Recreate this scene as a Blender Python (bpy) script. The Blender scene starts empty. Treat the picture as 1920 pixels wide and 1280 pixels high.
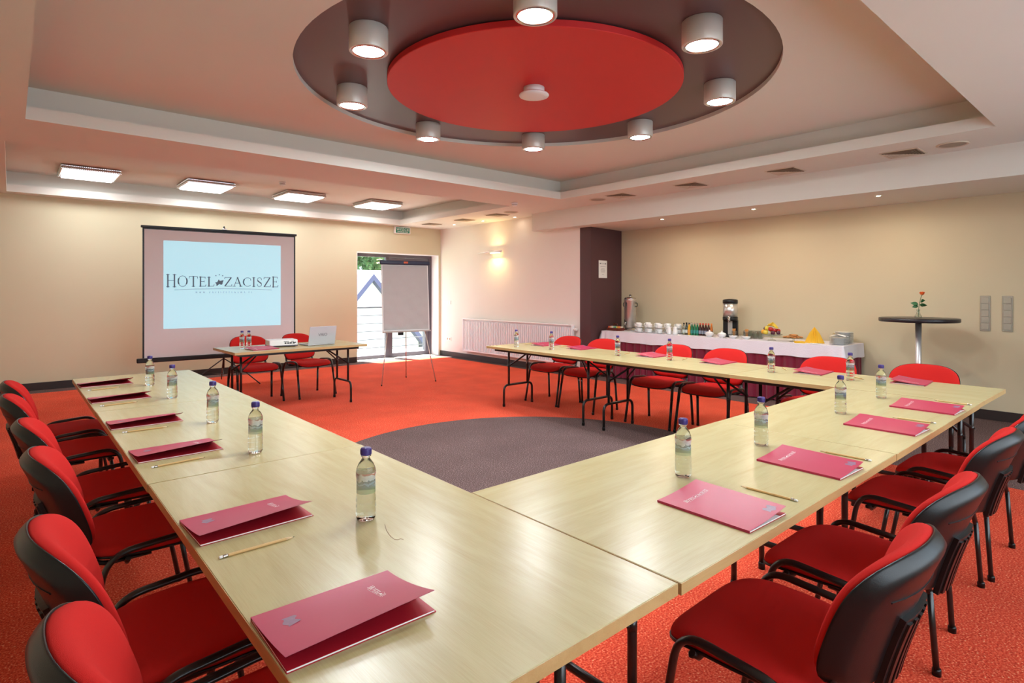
import bpy, bmesh, math, random
from mathutils import Vector, Matrix, Euler
random.seed(7)
sc = bpy.context.scene
COL = sc.collection
PI = math.pi

# ------------------------------------------------------------------ camera, world, sun, exposure
H = 1.4257
cam_d = bpy.data.cameras.new('camera')
cam = bpy.data.objects.new('camera', cam_d); COL.objects.link(cam)
cam.location = (0, 0, H)
cam.rotation_euler = (PI/2, 0, -0.717)
cam_d.sensor_width = 36.0
cam_d.lens = 1078.9/1920*36.0
cam_d.shift_y = -(640-545.8)/1920
cam_d.clip_start = 0.05
sc.camera = cam
sc.view_settings.view_transform = 'Standard'
sc.view_settings.look = 'None'
sc.view_settings.gamma = 1
sc.view_settings.use_curve_mapping = False
sc.view_settings.exposure = 0.0
sc.cycles.use_denoising = True
sc.cycles.max_bounces = 10
sc.cycles.diffuse_bounces = 5
sc.cycles.transmission_bounces = 8
sc.cycles.transparent_max_bounces = 12
sc.cycles.caustics_reflective = False
sc.cycles.caustics_refractive = False
sc.cycles.sample_clamp_indirect = 6.0

world = bpy.data.worlds.new('daylight_sky'); sc.world = world
world.use_nodes = True
bg = world.node_tree.nodes['Background']
bg.inputs['Color'].default_value = (0.72, 0.86, 1.0, 1)
bg.inputs['Strength'].default_value = 3.6

sun_d = bpy.data.lights.new('sun', 'SUN'); sun_d.energy = 45.0; sun_d.angle = 0.01
sun_d.color = (1.0, 0.95, 0.88)
sun = bpy.data.objects.new('sun', sun_d); COL.objects.link(sun)
sun.rotation_euler = Vector((0.22, -0.84, -2.15)).to_track_quat('-Z', 'Y').to_euler()

SPOT_W = 27.0      # each ceiling spot
PANEL_W = 11.0     # each square panel light
DOWN_W = 9.0

# ------------------------------------------------------------------ materials
MATS = {}
def mat(name, col=(0.8, 0.8, 0.8), rough=0.5, metal=0.0, emit=None, estr=0.0, trans=0.0, ior=1.45, spec=0.5, coat=0.0, sheen=0.0, bump=None, var=None):
    """bump=(scale, strength), var=(scale, amount)"""
    if name in MATS: return MATS[name]
    m = bpy.data.materials.new(name); m.use_nodes = True
    nt = m.node_tree; b = nt.nodes['Principled BSDF']
    b.inputs['Base Color'].default_value = (*col, 1)
    b.inputs['Roughness'].default_value = rough
    b.inputs['Metallic'].default_value = metal
    b.inputs['IOR'].default_value = ior
    b.inputs['Specular IOR Level'].default_value = spec
    b.inputs['Transmission Weight'].default_value = trans
    b.inputs['Coat Weight'].default_value = coat
    b.inputs['Sheen Weight'].default_value = sheen
    if emit:
        b.inputs['Emission Color'].default_value = (*emit, 1)
        b.inputs['Emission Strength'].default_value = estr
    tc = nt.nodes.new('ShaderNodeTexCoord')
    if var:
        n = nt.nodes.new('ShaderNodeTexNoise'); n.inputs['Scale'].default_value = var[0]; n.inputs['Detail'].default_value = 4
        nt.links.new(tc.outputs['Object'], n.inputs['Vector'])
        r = nt.nodes.new('ShaderNodeMapRange')
        r.inputs['To Min'].default_value = 1-var[1]; r.inputs['To Max'].default_value = 1+var[1]
        nt.links.new(n.outputs['Fac'], r.inputs['Value'])
        mx = nt.nodes.new('ShaderNodeVectorMath'); mx.operation = 'SCALE'
        mx.inputs[0].default_value = col
        nt.links.new(r.outputs['Result'], mx.inputs['Scale'])
        nt.links.new(mx.outputs['Vector'], b.inputs['Base Color'])
    if bump:
        n = nt.nodes.new('ShaderNodeTexNoise'); n.inputs['Scale'].default_value = bump[0]; n.inputs['Detail'].default_value = 3
        nt.links.new(tc.outputs['Object'], n.inputs['Vector'])
        bp = nt.nodes.new('ShaderNodeBump'); bp.inputs['Strength'].default_value = bump[1]; bp.inputs['Distance'].default_value = 0.01
        nt.links.new(n.outputs['Fac'], bp.inputs['Height'])
        nt.links.new(bp.outputs['Normal'], b.inputs['Normal'])
    MATS[name] = m
    return m

M_CEIL = mat('ceiling_paint', (0.71, 0.695, 0.635), 0.85, bump=(300, 0.03), var=(3, 0.015))
M_WALL_CREAM = mat('cream_wall_paint', (0.67, 0.625, 0.44), 0.8, bump=(180, 0.08), var=(2.5, 0.02))
M_WALL_PALE = mat('pale_wall_paint', (0.80, 0.75, 0.70), 0.8, bump=(180, 0.08), var=(2.5, 0.02))
M_PILLAR = mat('plum_brown_paint', (0.085, 0.036, 0.040), 0.6, bump=(180, 0.06), var=(4, 0.04))
M_RING = mat('dark_plum_ceiling_paint', (0.105, 0.050, 0.054), 0.35, var=(3, 0.04))
M_RED_DISC = mat('red_ceiling_paint', (0.60, 0.025, 0.025), 0.55, var=(3, 0.03))
M_BASE = mat('dark_brown_skirting', (0.030, 0.018, 0.016), 0.5, var=(8, 0.08))
M_WHITE = mat('white_plastic', (0.82, 0.81, 0.79), 0.4, var=(6, 0.01))
M_METALWHITE = mat('white_enamel', (0.86, 0.84, 0.86), 0.3, var=(6, 0.01))
M_BLACK = mat('black_plastic', (0.009, 0.0085, 0.009), 0.33, spec=0.4, bump=(400, 0.06), var=(20, 0.05))
M_BLACKMETAL = mat('black_powder_coat', (0.012, 0.011, 0.011), 0.28, spec=0.6, var=(20, 0.05))
M_CHROME = mat('polished_steel', (0.70, 0.69, 0.68), 0.16, metal=1.0, var=(30, 0.03))
M_STEEL = mat('brushed_steel', (0.66, 0.64, 0.60), 0.34, metal=0.8, var=(30, 0.05))
M_PORC = mat('white_porcelain', (0.86, 0.86, 0.85), 0.12, var=(6, 0.01))
M_PAPER = mat('white_paper', (0.80, 0.79, 0.77), 0.75, var=(10, 0.01))
M_GREYPRINT = mat('grey_print', (0.10, 0.10, 0.12), 0.8, var=(20, 0.02))
M_GLASS = mat('clear_glass', (0.96, 0.98, 0.97), 0.02, trans=1.0, ior=1.45)
M_PINE = mat('pencil_wood', (0.60, 0.38, 0.15), 0.5, var=(60, 0.06))
M_GRAPHITE = mat('graphite', (0.06, 0.055, 0.05), 0.4, var=(60, 0.05))
M_SILVER = mat('silver_plastic', (0.55, 0.57, 0.60), 0.35, metal=0.5, var=(20, 0.02))
M_ALU = mat('anodised_grey_frame', (0.095, 0.085, 0.105), 0.45, metal=0.2, var=(12, 0.04))
M_GRILLE = mat('beige_grille_paint', (0.62, 0.53, 0.42), 0.6, var=(20, 0.02))
M_GRILLE_DARK = mat('painted_vent_shade', (0.17, 0.12, 0.075), 0.7, var=(20, 0.04))
M_SOCKET = mat('champagne_socket_plastic', (0.42, 0.385, 0.31), 0.35, metal=0.1, var=(20, 0.03))

def fabric(name, col, scale=900):
    m = mat(name, col, 0.9, spec=0.2, bump=(scale, 0.25), var=(scale*0.6, 0.10)); return m
M_RED_FAB = fabric('red_wool_upholstery', (0.56, 0.018, 0.015))

def wood_mat(name, c1, c2, rough, sx=1.0):
    m = bpy.data.materials.new(name); m.use_nodes = True
    nt = m.node_tree; b = nt.nodes['Principled BSDF']
    tc = nt.nodes.new('ShaderNodeTexCoord')
    mp = nt.nodes.new('ShaderNodeMapping'); mp.inputs['Scale'].default_value = (1.2*sx, 9.0, 9.0)
    nt.links.new(tc.outputs['Object'], mp.inputs['Vector'])
    oi = nt.nodes.new('ShaderNodeObjectInfo')
    sep = nt.nodes.new('ShaderNodeVectorMath'); sep.operation = 'ADD'
    mul = nt.nodes.new('ShaderNodeMath'); mul.operation = 'MULTIPLY'; mul.inputs[1].default_value = 37.0
    nt.links.new(oi.outputs['Random'], mul.inputs[0])
    nt.links.new(mp.outputs['Vector'], sep.inputs[0]); nt.links.new(mul.outputs[0], sep.inputs[1])
    n1 = nt.nodes.new('ShaderNodeTexNoise'); n1.inputs['Scale'].default_value = 1.6; n1.inputs['Detail'].default_value = 6; n1.inputs['Distortion'].default_value = 1.2
    n2 = nt.nodes.new('ShaderNodeTexNoise'); n2.inputs['Scale'].default_value = 12; n2.inputs['Detail'].default_value = 5
    nt.links.new(sep.outputs['Vector'], n1.inputs['Vector'])
    mp2 = nt.nodes.new('ShaderNodeMapping'); mp2.inputs['Scale'].default_value = (1.0, 6.0, 6.0)
    nt.links.new(sep.outputs['Vector'], mp2.inputs['Vector']); nt.links.new(mp2.outputs['Vector'], n2.inputs['Vector'])
    w = nt.nodes.new('ShaderNodeMath'); w.operation = 'MULTIPLY_ADD'; w.inputs[1].default_value = 0.45
    nt.links.new(n2.outputs['Fac'], w.inputs[0]); 
    s2 = nt.nodes.new('ShaderNodeMath'); s2.operation = 'MULTIPLY'; s2.inputs[1].default_value = 0.6
    nt.links.new(n1.outputs['Fac'], s2.inputs[0]); nt.links.new(s2.outputs[0], w.inputs[2])
    cr = nt.nodes.new('ShaderNodeValToRGB')
    cr.color_ramp.elements[0].position = 0.36; cr.color_ramp.elements[0].color = (*c2, 1)
    cr.color_ramp.elements[1].position = 0.62; cr.color_ramp.elements[1].color = (*c1, 1)
    nt.links.new(w.outputs[0], cr.inputs['Fac'])
    nt.links.new(cr.outputs['Color'], b.inputs['Base Color'])
    b.inputs['Roughness'].default_value = rough
    b.inputs['Specular IOR Level'].default_value = 0.42
    MATS[name] = m
    return m
M_MAPLE = wood_mat('maple_laminate', (0.500, 0.432, 0.225), (0.440, 0.362, 0.172), 0.27)
M_MAPLE_EDGE = wood_mat('maple_edge_band', (0.50, 0.34, 0.15), (0.42, 0.275, 0.11), 0.35)

def carpet_mat():
    m = bpy.data.materials.new('red_and_brown_carpet'); m.use_nodes = True
    nt = m.node_tree; b = nt.nodes['Principled BSDF']; N = nt.nodes.new; L = nt.links.new
    tc = N('ShaderNodeTexCoord'); sx = N('ShaderNodeSeparateXYZ'); L(tc.outputs['Object'], sx.inputs[0])
    def math_(op, a, bb):
        n = N('ShaderNodeMath'); n.operation = op
        for i, v in enumerate((a, bb)):
            if v is None: continue
            if isinstance(v, (int, float)): n.inputs[i].default_value = v
            else: L(v, n.inputs[i])
        return n.outputs[0]
    X, Y = sx.outputs['X'], sx.outputs['Y']
    dx = math_('SUBTRACT', X, 3.26); dy = math_('SUBTRACT', Y, 3.43)
    d2 = math_('ADD', math_('MULTIPLY', dx, dx), math_('MULTIPLY', dy, dy))
    inc = math_('LESS_THAN', d2, 1.82**2)
    bl = math_('GREATER_THAN', Y, 10.42)
    br = math_('GREATER_THAN', X, 7.10)
    bn = math_('MULTIPLY', math_('GREATER_THAN', X, 5.47), math_('LESS_THAN', Y, 2.45))
    msk = math_('MAXIMUM', math_('MAXIMUM', inc, bl), math_('MAXIMUM', br, bn))
    n1 = N('ShaderNodeTexNoise'); n1.inputs['Scale'].default_value = 120; n1.inputs['Detail'].default_value = 2
    L(tc.outputs['Object'], n1.inputs['Vector'])
    n2 = N('ShaderNodeTexNoise'); n2.inputs['Scale'].default_value = 2.2; n2.inputs['Detail'].default_value = 5
    L(tc.outputs['Object'], n2.inputs['Vector'])
    def ramp(cols):
        r = N('ShaderNodeValToRGB'); e = r.color_ramp.elements
        e[0].position, e[1].position = cols[0][0], cols[-1][0]
        e[0].color = (*cols[0][1], 1); e[1].color = (*cols[-1][1], 1)
        for p, c in cols[1:-1]:
            q = e.new(p); q.color = (*c, 1)
        L(n1.outputs['Fac'], r.inputs['Fac']); return r.outputs['Color']
    red = ramp([(0.30, (0.42, 0.025, 0.012)), (0.50, (0.68, 0.070, 0.032)), (0.64, (0.78, 0.15, 0.075)), (0.72, (0.82, 0.45, 0.25))])
    brn = ramp([(0.30, (0.045, 0.026, 0.026)), (0.50, (0.115, 0.072, 0.068)), (0.64, (0.20, 0.135, 0.13)), (0.72, (0.42, 0.31, 0.28))])
    mx = N('ShaderNodeMix'); mx.data_type = 'RGBA'
    L(msk, mx.inputs['Factor']); L(red, mx.inputs['A']); L(brn, mx.inputs['B'])
    r2 = N('ShaderNodeMapRange'); r2.inputs['From Min'].default_value = 0.3; r2.inputs['From Max'].default_value = 0.7
    r2.inputs['To Min'].default_value = 0.88; r2.inputs['To Max'].default_value = 1.10
    L(n2.outputs['Fac'], r2.inputs['Value'])
    sc_ = N('ShaderNodeVectorMath'); sc_.operation = 'SCALE'; L(mx.outputs['Result'], sc_.inputs[0]); L(r2.outputs['Result'], sc_.inputs['Scale'])
    L(sc_.outputs['Vector'], b.inputs['Base Color'])
    b.inputs['Roughness'].default_value = 0.95; b.inputs['Specular IOR Level'].default_value = 0.15
    bp = N('ShaderNodeBump'); bp.inputs['Strength'].default_value = 0.7; bp.inputs['Distance'].default_value = 0.006
    L(n1.outputs['Fac'], bp.inputs['Height']); L(bp.outputs['Normal'], b.inputs['Normal'])
    return m
M_CARPET = carpet_mat()

# ------------------------------------------------------------------ mesh helpers
class MB:
    def __init__(s): s.bm = bmesh.new()
    def _xf(s, vs, M):
        if M is not None: bmesh.ops.transform(s.bm, matrix=M, verts=vs)
    def box(s, x0, x1, y0, y1, z0, z1, bev=0.0, M=None, seg=2):
        v = [s.bm.verts.new(p) for p in ((x0,y0,z0),(x1,y0,z0),(x1,y1,z0),(x0,y1,z0),(x0,y0,z1),(x1,y0,z1),(x1,y1,z1),(x0,y1,z1))]
        F = [(3,2,1,0),(4,5,6,7),(0,1,5,4),(1,2,6,5),(2,3,7,6),(3,0,4,7)]
        fs = [s.bm.faces.new([v[i] for i in f]) for f in F]
        if bev > 0:
            es = set(e for f in fs for e in f.edges)
            r = bmesh.ops.bevel(s.bm, geom=list(es), offset=bev, segments=seg, affect='EDGES', profile=0.5)
            v = list(set(v for v in v if v.is_valid) | set(r['verts']))
            for f in r['faces']: f.smooth = True
        s._xf(v, M); return s
    def lathe(s, prof, n=32, M=None, smooth=True, cap=True, sx=1.0, sy=1.0):
        rings = []; allv = []
        for r, z in prof:
            if r < 1e-6:
                v = s.bm.verts.new((0, 0, z)); rings.append([v]); allv.append(v)
            else:
                ring = [s.bm.verts.new((r*sx*math.cos(2*PI*k/n), r*sy*math.sin(2*PI*k/n), z)) for k in range(n)]
                rings.append(ring); allv += ring
        for a, b in zip(rings, rings[1:]):
            for k in range(n):
                k2 = (k+1) % n
                if len(a) == 1 and len(b) == 1: continue
                if len(a) == 1: f = s.bm.faces.new((a[0], b[k2], b[k]))
                elif len(b) == 1: f = s.bm.faces.new((a[k], a[k2], b[0]))
                else: f = s.bm.faces.new((a[k], a[k2], b[k2], b[k]))
                f.smooth = smooth
        if cap:
            if len(rings[0]) > 1: s.bm.faces.new(list(reversed(rings[0])))
            if len(rings[-1]) > 1: s.bm.faces.new(rings[-1])
        s._xf(allv, M); return s
    def cyl(s, p0, p1, r, n=20, r2=None):
        p0, p1 = Vector(p0), Vector(p1); d = p1-p0
        q = Vector((0, 0, 1)).rotation_difference(d.normalized())
        M = Matrix.Translation(p0) @ q.to_matrix().to_4x4()
        return s.lathe([(r, 0), (r if r2 is None else r2, d.length)], n, M)
    def tube(s, pts, r, n=12, rx=None, close_ends=True, flat=None):
        """sweep of a circle (or ellipse r x rx, rx along 'flat' vector) along pts"""
        pts = [Vector(p) for p in pts]; rings = []
        up = Vector(flat) if flat else None
        prev = None
        for i, p in enumerate(pts):
            if i == 0: t = pts[1]-p
            elif i == len(pts)-1: t = p-pts[i-1]
            else: t = (pts[i+1]-p).normalized()+(p-pts[i-1]).normalized()
            t.normalize()
            if up is not None: a = up-t*up.dot(t)
            elif prev is None:
                a = Vector((0, 0, 1)) if abs(t.z) < 0.9 else Vector((1, 0, 0)); a = a-t*a.dot(t)
            else: a = prev-t*prev.dot(t)
            a.normalize(); b = t.cross(a); prev = a
            ra = rx if rx else r
            rings.append([s.bm.verts.new(p+a*math.cos(2*PI*k/n)*ra+b*math.sin(2*PI*k/n)*r) for k in range(n)])
        for A, B in zip(rings, rings[1:]):
            for k in range(n):
                f = s.bm.faces.new((A[k], A[(k+1) % n], B[(k+1) % n], B[k])); f.smooth = True
        if close_ends:
            s.bm.faces.new(list(reversed(rings[0]))); s.bm.faces.new(rings[-1])
        return s
    def prism(s, poly, z0, z1, M=None, holes=None):
        """poly: CCW 2-D list extruded from z0 to z1"""
        a = [s.bm.verts.new((x, y, z0)) for x, y in poly]; b = [s.bm.verts.new((x, y, z1)) for x, y in poly]
        n = len(poly)
        for k in range(n): s.bm.faces.new((a[k], a[(k+1) % n], b[(k+1) % n], b[k]))
        f1 = s.bm.faces.new(list(reversed(a))); f2 = s.bm.faces.new(b)
        s._xf(a+b, M); return s
    def grid(s, fn, nu, nv, smooth=True, wrap_u=False):
        g = [[s.bm.verts.new(fn(i/(nu if wrap_u else nu-1), j/(nv-1))) for j in range(nv)] for i in range(nu)]
        for i in range(nu if wrap_u else nu-1):
            for j in range(nv-1):
                f = s.bm.faces.new((g[i][j], g[(i+1) % nu][j], g[(i+1) % nu][j+1], g[i][j+1])); f.smooth = smooth
        return s
    def squircle(s, hx, hy, top, bot, nr=10, na=48, e=4.0, smooth=True, e2=None):
        """closed pad: plan outline superellipse; top(x,y,r)->z, bot(x,y,r)->z; returns verts"""
        def P(r, a):
            c, q = math.cos(a), math.sin(a)
            ee = e if (q >= 0 or e2 is None) else e2
            k = (abs(c)**ee+abs(q)**ee)**(-1.0/ee)
            return c*k*hx*r, q*k*hy*r
        def layer(fn):
            x, y = 0, 0
            cen = s.bm.verts.new((0, 0, fn(0, 0, 0))); rs = []
            for i in range(1, nr+1):
                r = math.sin(PI/2*i/nr)
                ring = []
                for k in range(na):
                    x, y = P(r, 2*PI*k/na); ring.append(s.bm.verts.new((x, y, fn(x, y, r))))
                rs.append(ring)
            return cen, rs
        c1, t = layer(top); c2, b = layer(bot)
        for k in range(na):
            k2 = (k+1) % na
            fl = [s.bm.faces.new((c1, t[0][k], t[0][k2])), s.bm.faces.new((c2, b[0][k2], b[0][k]))]
            for A, B in zip(t, t[1:]): fl.append(s.bm.faces.new((A[k], B[k], B[k2], A[k2])))
            for A, B in zip(b, b[1:]): fl.append(s.bm.faces.new((A[k], A[k2], B[k2], B[k])))
            fl.append(s.bm.faces.new((t[-1][k], b[-1][k], b[-1][k2], t[-1][k2])))
            if smooth:
                for f in fl: f.smooth = True
        return s
    def warp(s, fn):
        for v in s.bm.verts: v.co = Vector(fn(v.co.x, v.co.y, v.co.z))
        return s
    def build(s, name, m, parent=None, kind=None, loc=None, normals=True):
        if normals: bmesh.ops.recalc_face_normals(s.bm, faces=s.bm.faces)
        me = bpy.data.meshes.new(name); s.bm.to_mesh(me); s.bm.free()
        for mm in (m if isinstance(m, (list, tuple)) else [m]): me.materials.append(mm)
        o = bpy.data.objects.new(name, me); COL.objects.link(o)
        if parent: o.parent = parent
        if kind: o['kind'] = kind
        if loc: o.location = loc
        return o

def tag(o, label, cat, group=None):
    o['label'] = label; o['category'] = cat
    if group: o['group'] = group
    return o
def thing(name, label, cat, loc=(0, 0, 0), rz=0.0, group=None):
    o = bpy.data.objects.new(name, None); COL.objects.link(o)
    o.empty_display_size = 0.1
    o.location = loc; o.rotation_euler = (0, 0, rz)
    return tag(o, label, cat, group)
CH = {}
def kids(o):
    return [c for c in bpy.data.objects if c.parent == o and c.type != 'LIGHT']
def dup(root, loc, rz, label, group=None):
    if root.name not in CH: CH[root.name] = [(c, kids(c)) for c in kids(root)]
    r = root.copy(); COL.objects.link(r); r.location = loc; r.rotation_euler = (0, 0, rz)
    r['label'] = label
    if group: r['group'] = group
    for c, gs in CH[root.name]:
        k = c.copy(); COL.objects.link(k); k.parent = r
        for g in gs:
            q = g.copy(); COL.objects.link(q); q.parent = k
    return r
def struct(name, mb, m): return mb.build(name, m, kind='structure')
def arc(cx, cy, r, a0, a1, n):
    return [(cx+r*math.cos(a0+(a1-a0)*k/n), cy+r*math.sin(a0+(a1-a0)*k/n)) for k in range(n+1)]
def bez(pts, n=8, rad=0.04):
    """round the corners of a polyline"""
    pts = [Vector(p) for p in pts]; out = [pts[0]]
    for i in range(1, len(pts)-1):
        a, b, c = pts[i-1], pts[i], pts[i+1]
        d1 = min(rad, (a-b).length*0.49); d2 = min(rad, (c-b).length*0.49)
        p0 = b+(a-b).normalized()*d1; p2 = b+(c-b).normalized()*d2
        for k in range(n+1):
            t = k/n; out.append(p0*(1-t)**2+b*2*t*(1-t)+p2*t*t)
    out.append(pts[-1]); return out
def rects(mb, X, Y, holes, z0, z1):
    xs = sorted(set([X[0], X[1]]+[h[0] for h in holes]+[h[1] for h in holes]))
    ys = sorted(set([Y[0], Y[1]]+[h[2] for h in holes]+[h[3] for h in holes]))
    for xa, xb in zip(xs, xs[1:]):
        for ya, yb in zip(ys, ys[1:]):
            cx, cy = (xa+xb)/2, (ya+yb)/2
            if any(h[0] < cx < h[1] and h[2] < cy < h[3] for h in holes): continue
            mb.box(xa, xb, ya, yb, z0, z1)

# lettering: narrow roman capitals drawn with strokes
def stroke(mb, pts, w, M, h=0.0006):
    for (x0, y0), (x1, y1) in zip(pts, pts[1:]):
        dx, dy = x1-x0, y1-y0; l = math.hypot(dx, dy) or 1e-6
        nx, ny = -dy/l*w/2, dx/l*w/2; ex, ey = dx/l*w*0.25, dy/l*w*0.25
        mb.prism([(x0-nx-ex, y0-ny-ey), (x1-nx+ex, y1-ny+ey), (x1+nx+ex, y1+ny+ey), (x0+nx-ex, y0+ny-ey)], 0, h, M)
TK, TN = 0.13, 0.055
def el(cx, cy, rx, ry, a0, a1, n=14):
    return [(cx+rx*math.cos(a0+(a1-a0)*k/n), cy+ry*math.sin(a0+(a1-a0)*k/n)) for k in range(n+1)]
def serif(x, y, w=0.30): return ([(x-w/2, y), (x+w/2, y)], TN)
GL = {
 'H': (0.95, [([(0.18, 0), (0.18, 1)], TK), ([(0.77, 0), (0.77, 1)], TK), ([(0.18, 0.52), (0.77, 0.52)], TN), serif(0.18, 0.03), serif(0.18, 0.97), serif(0.77, 0.03), serif(0.77, 0.97)]),
 'O': (1.0, [(el(0.5, 0.5, 0.40, 0.47, 0.5, 2.64), TN), (el(0.5, 0.5, 0.40, 0.47, 2.64, 3.64, 8), TK), (el(0.5, 0.5, 0.40, 0.47, 3.64, 5.78), TN), (el(0.5, 0.5, 0.40, 0.47, 5.78, 6.78, 8), TK)]),
 'T': (0.86, [([(0.43, 0), (0.43, 1)], TK), ([(0.04, 0.97), (0.82, 0.97)], TN), ([(0.05, 0.97), (0.03, 0.80)], TN), ([(0.81, 0.97), (0.83, 0.80)], TN), serif(0.43, 0.03)]),
 'E': (0.74, [([(0.18, 0), (0.18, 1)], TK), ([(0.05, 0.97), (0.62, 0.97)], TN), ([(0.05, 0.03), (0.66, 0.03)], TN), ([(0.18, 0.52), (0.52, 0.52)], TN), ([(0.62, 0.97), (0.62, 0.82)], TN), ([(0.66, 0.03), (0.70, 0.20)], TN), ([(0.52, 0.44), (0.52, 0.60)], TN)]),
 'L': (0.72, [([(0.18, 0), (0.18, 1)], TK), serif(0.18, 0.97), ([(0.05, 0.03), (0.64, 0.03)], TN), ([(0.64, 0.03), (0.68, 0.22)], TN)]),
 'Z': (0.84, [([(0.10, 0.97), (0.76, 0.97)], TN), ([(0.06, 0.03), (0.76, 0.03)], TN), ([(0.72, 0.95), (0.12, 0.05)], TK), ([(0.10, 0.97), (0.08, 0.80)], TN), ([(0.76, 0.03), (0.80, 0.22)], TN)]),
 'A': (0.92, [([(0.12, 0), (0.46, 1)], TN), ([(0.46, 1), (0.80, 0)], TK), ([(0.24, 0.36), (0.66, 0.36)], TN), serif(0.12, 0.03), serif(0.80, 0.03)]),
 'C': (0.90, [(el(0.52, 0.5, 0.42, 0.47, 0.75, 2.5), TN), (el(0.52, 0.5, 0.42, 0.47, 2.5, 3.8, 8), TK), (el(0.52, 0.5, 0.42, 0.47, 3.8, 5.5), TN), ([(0.83, 0.82), (0.84, 0.66)], TN)]),
 'I': (0.42, [([(0.2, 0), (0.2, 1)], TK), serif(0.2, 0.03), serif(0.2, 0.97)]),
 'S': (0.66, [(el(0.33, 0.74, 0.22, 0.23, 0.5, 3.6, 10), TN), ([(0.14, 0.64), (0.50, 0.36)], TK), (el(0.31, 0.26, 0.23, 0.23, 0.45, -2.6, 10), TN), ([(0.52, 0.85), (0.53, 0.72)], TN), ([(0.11, 0.15), (0.10, 0.30)], TN)]),
 'W': (1.25, [([(0.1, 1), (0.38, 0)], TK), ([(0.38, 0), (0.62, 1)], TN), ([(0.62, 1), (0.90, 0)], TK), ([(0.90, 0), (1.15, 1)], TN)]),
 'N': (0.95, [([(0.15, 0), (0.15, 1)], TN), ([(0.15, 1), (0.78, 0)], TK), ([(0.78, 0), (0.78, 1)], TN)]),
 'U': (0.9, [([(0.15, 1), (0.15, 0.3)], TK), (el(0.45, 0.3, 0.3, 0.28, PI, 2*PI, 8), TN), ([(0.75, 0.3), (0.75, 1)], TN)]),
 'R': (0.85, [([(0.18, 0), (0.18, 1)], TK), (el(0.2, 0.74, 0.42, 0.24, PI/2, -PI/2, 8), TN), ([(0.35, 0.5), (0.75, 0)], TK)]),
 'P': (0.78, [([(0.18, 0), (0.18, 1)], TK), (el(0.2, 0.74, 0.42, 0.24, PI/2, -PI/2, 8), TN)]),
 '.': (0.35, [([(0.15, 0.02), (0.2, 0.12)], TK)]),
}
def word(mb, txt, size, M, x=0.0, y=0.0, space=0.06, yfn=None, grow=None):
    for ch in txt:
        w, st = GL[ch]
        g = grow(x) if grow else 1.0
        yy = y+(yfn(x) if yfn else 0)
        for pts, lw in st:
            stroke(mb, [(x+px*size, yy+py*size*g) for px, py in pts], lw*size, M)
        x += (w+space)*size
    return x
def wordlen(txt, size, space=0.06): return sum(GL[c][0]+space for c in txt)*size
def logo_mesh(W, M, url=True):
    """HOTEL (emblem) ZACISZE with three stars, a curved rule and the web line; W = total width, centred on x=0, baseline y=0"""
    mb = MB()
    L1, L2 = wordlen('HOTEL', 1), wordlen('ZACISZE', 1)
    s = W/(L1+L2+0.85)
    def yf(x): return 0.10*s*(1-(2*x/W)**2)
    def gr(x): return 1.0+0.32*abs(2*x/W)**3
    x = word(mb, 'HOTEL', s, M, -W/2, 0, yfn=yf, grow=gr)
    cx = x+0.40*s
    word(mb, 'ZACISZE', s, M, x+0.85*s, 0, yfn=yf, grow=gr)
    for k in (-1, 0, 1):
        mb.prism([(cx+k*0.33*s+0.085*s*math.cos(a*PI/5+PI/2)*(1 if a % 2 == 0 else .5), 1.25*s+(0.10*s if k == 0 else 0)+0.085*s*math.sin(a*PI/5+PI/2)*(1 if a % 2 == 0 else .5)) for a in range(10)], 0, 0.0006, M)
    for a, l, b in ((0.75, 0.62, 0.17), (1.65, 0.50, 0.15), (2.75, 0.42, 0.13), (3.6, 0.36, 0.10), (0.05, 0.40, 0.11)):
        c, q = math.cos(a)*s, math.sin(a)*s; ox, oy = cx-0.02*s, 0.36*s
        mb.prism([(ox, oy), (ox+c*l*.5+q*b, oy+q*l*.5-c*b), (ox+c*l, oy+q*l), (ox+c*l*.5-q*b, oy+q*l*.5+c*b)], 0, 0.0006, M)
    n = 24
    pts = [(-W*0.43+W*0.86*k/n, -0.30*s+0.16*s*(1-(2*k/n-1)**2)) for k in range(n+1)]
    stroke(mb, pts, 0.035*s, M)
    if url:
        t = 'WWW.ZACISZETURAWA.PL'; u = 0.17*s; sp = 0.85
        word(mb, t, u, M, -wordlen(t, u, sp)/2, -0.62*s, space=sp)
    return mb
def plain_text(body, size, name, m, parent, M, ext=0.0006):
    cu = bpy.data.curves.new(name, 'FONT'); cu.body = body; cu.size = size; cu.extrude = ext
    cu.align_x = 'CENTER'; cu.align_y = 'CENTER'; cu.resolution_u = 3
    o = bpy.data.objects.new(name+'_tmp', cu); COL.objects.link(o)
    dg = bpy.context.evaluated_depsgraph_get()
    me = bpy.data.meshes.new_from_object(o.evaluated_get(dg)); me.name = name
    bpy.data.objects.remove(o); bpy.data.curves.remove(cu)
    me.transform(M); me.materials.clear(); me.materials.append(m)
    r = bpy.data.objects.new(name, me); COL.objects.link(r)
    if parent: r.parent = parent
    return r
def area_light(name, parent, loc, size, power, color, shape='DISK', size_y=None, rot=(0, 0, 0), spread=PI):
    d = bpy.data.lights.new(name, 'AREA'); d.shape = shape; d.size = size
    if size_y: d.size_y = size_y
    d.energy = power; d.color = color; d.spread = spread
    o = bpy.data.objects.new(name, d); COL.objects.link(o); o.location = loc; o.rotation_euler = rot
    if parent: o.parent = parent
    return o

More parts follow.
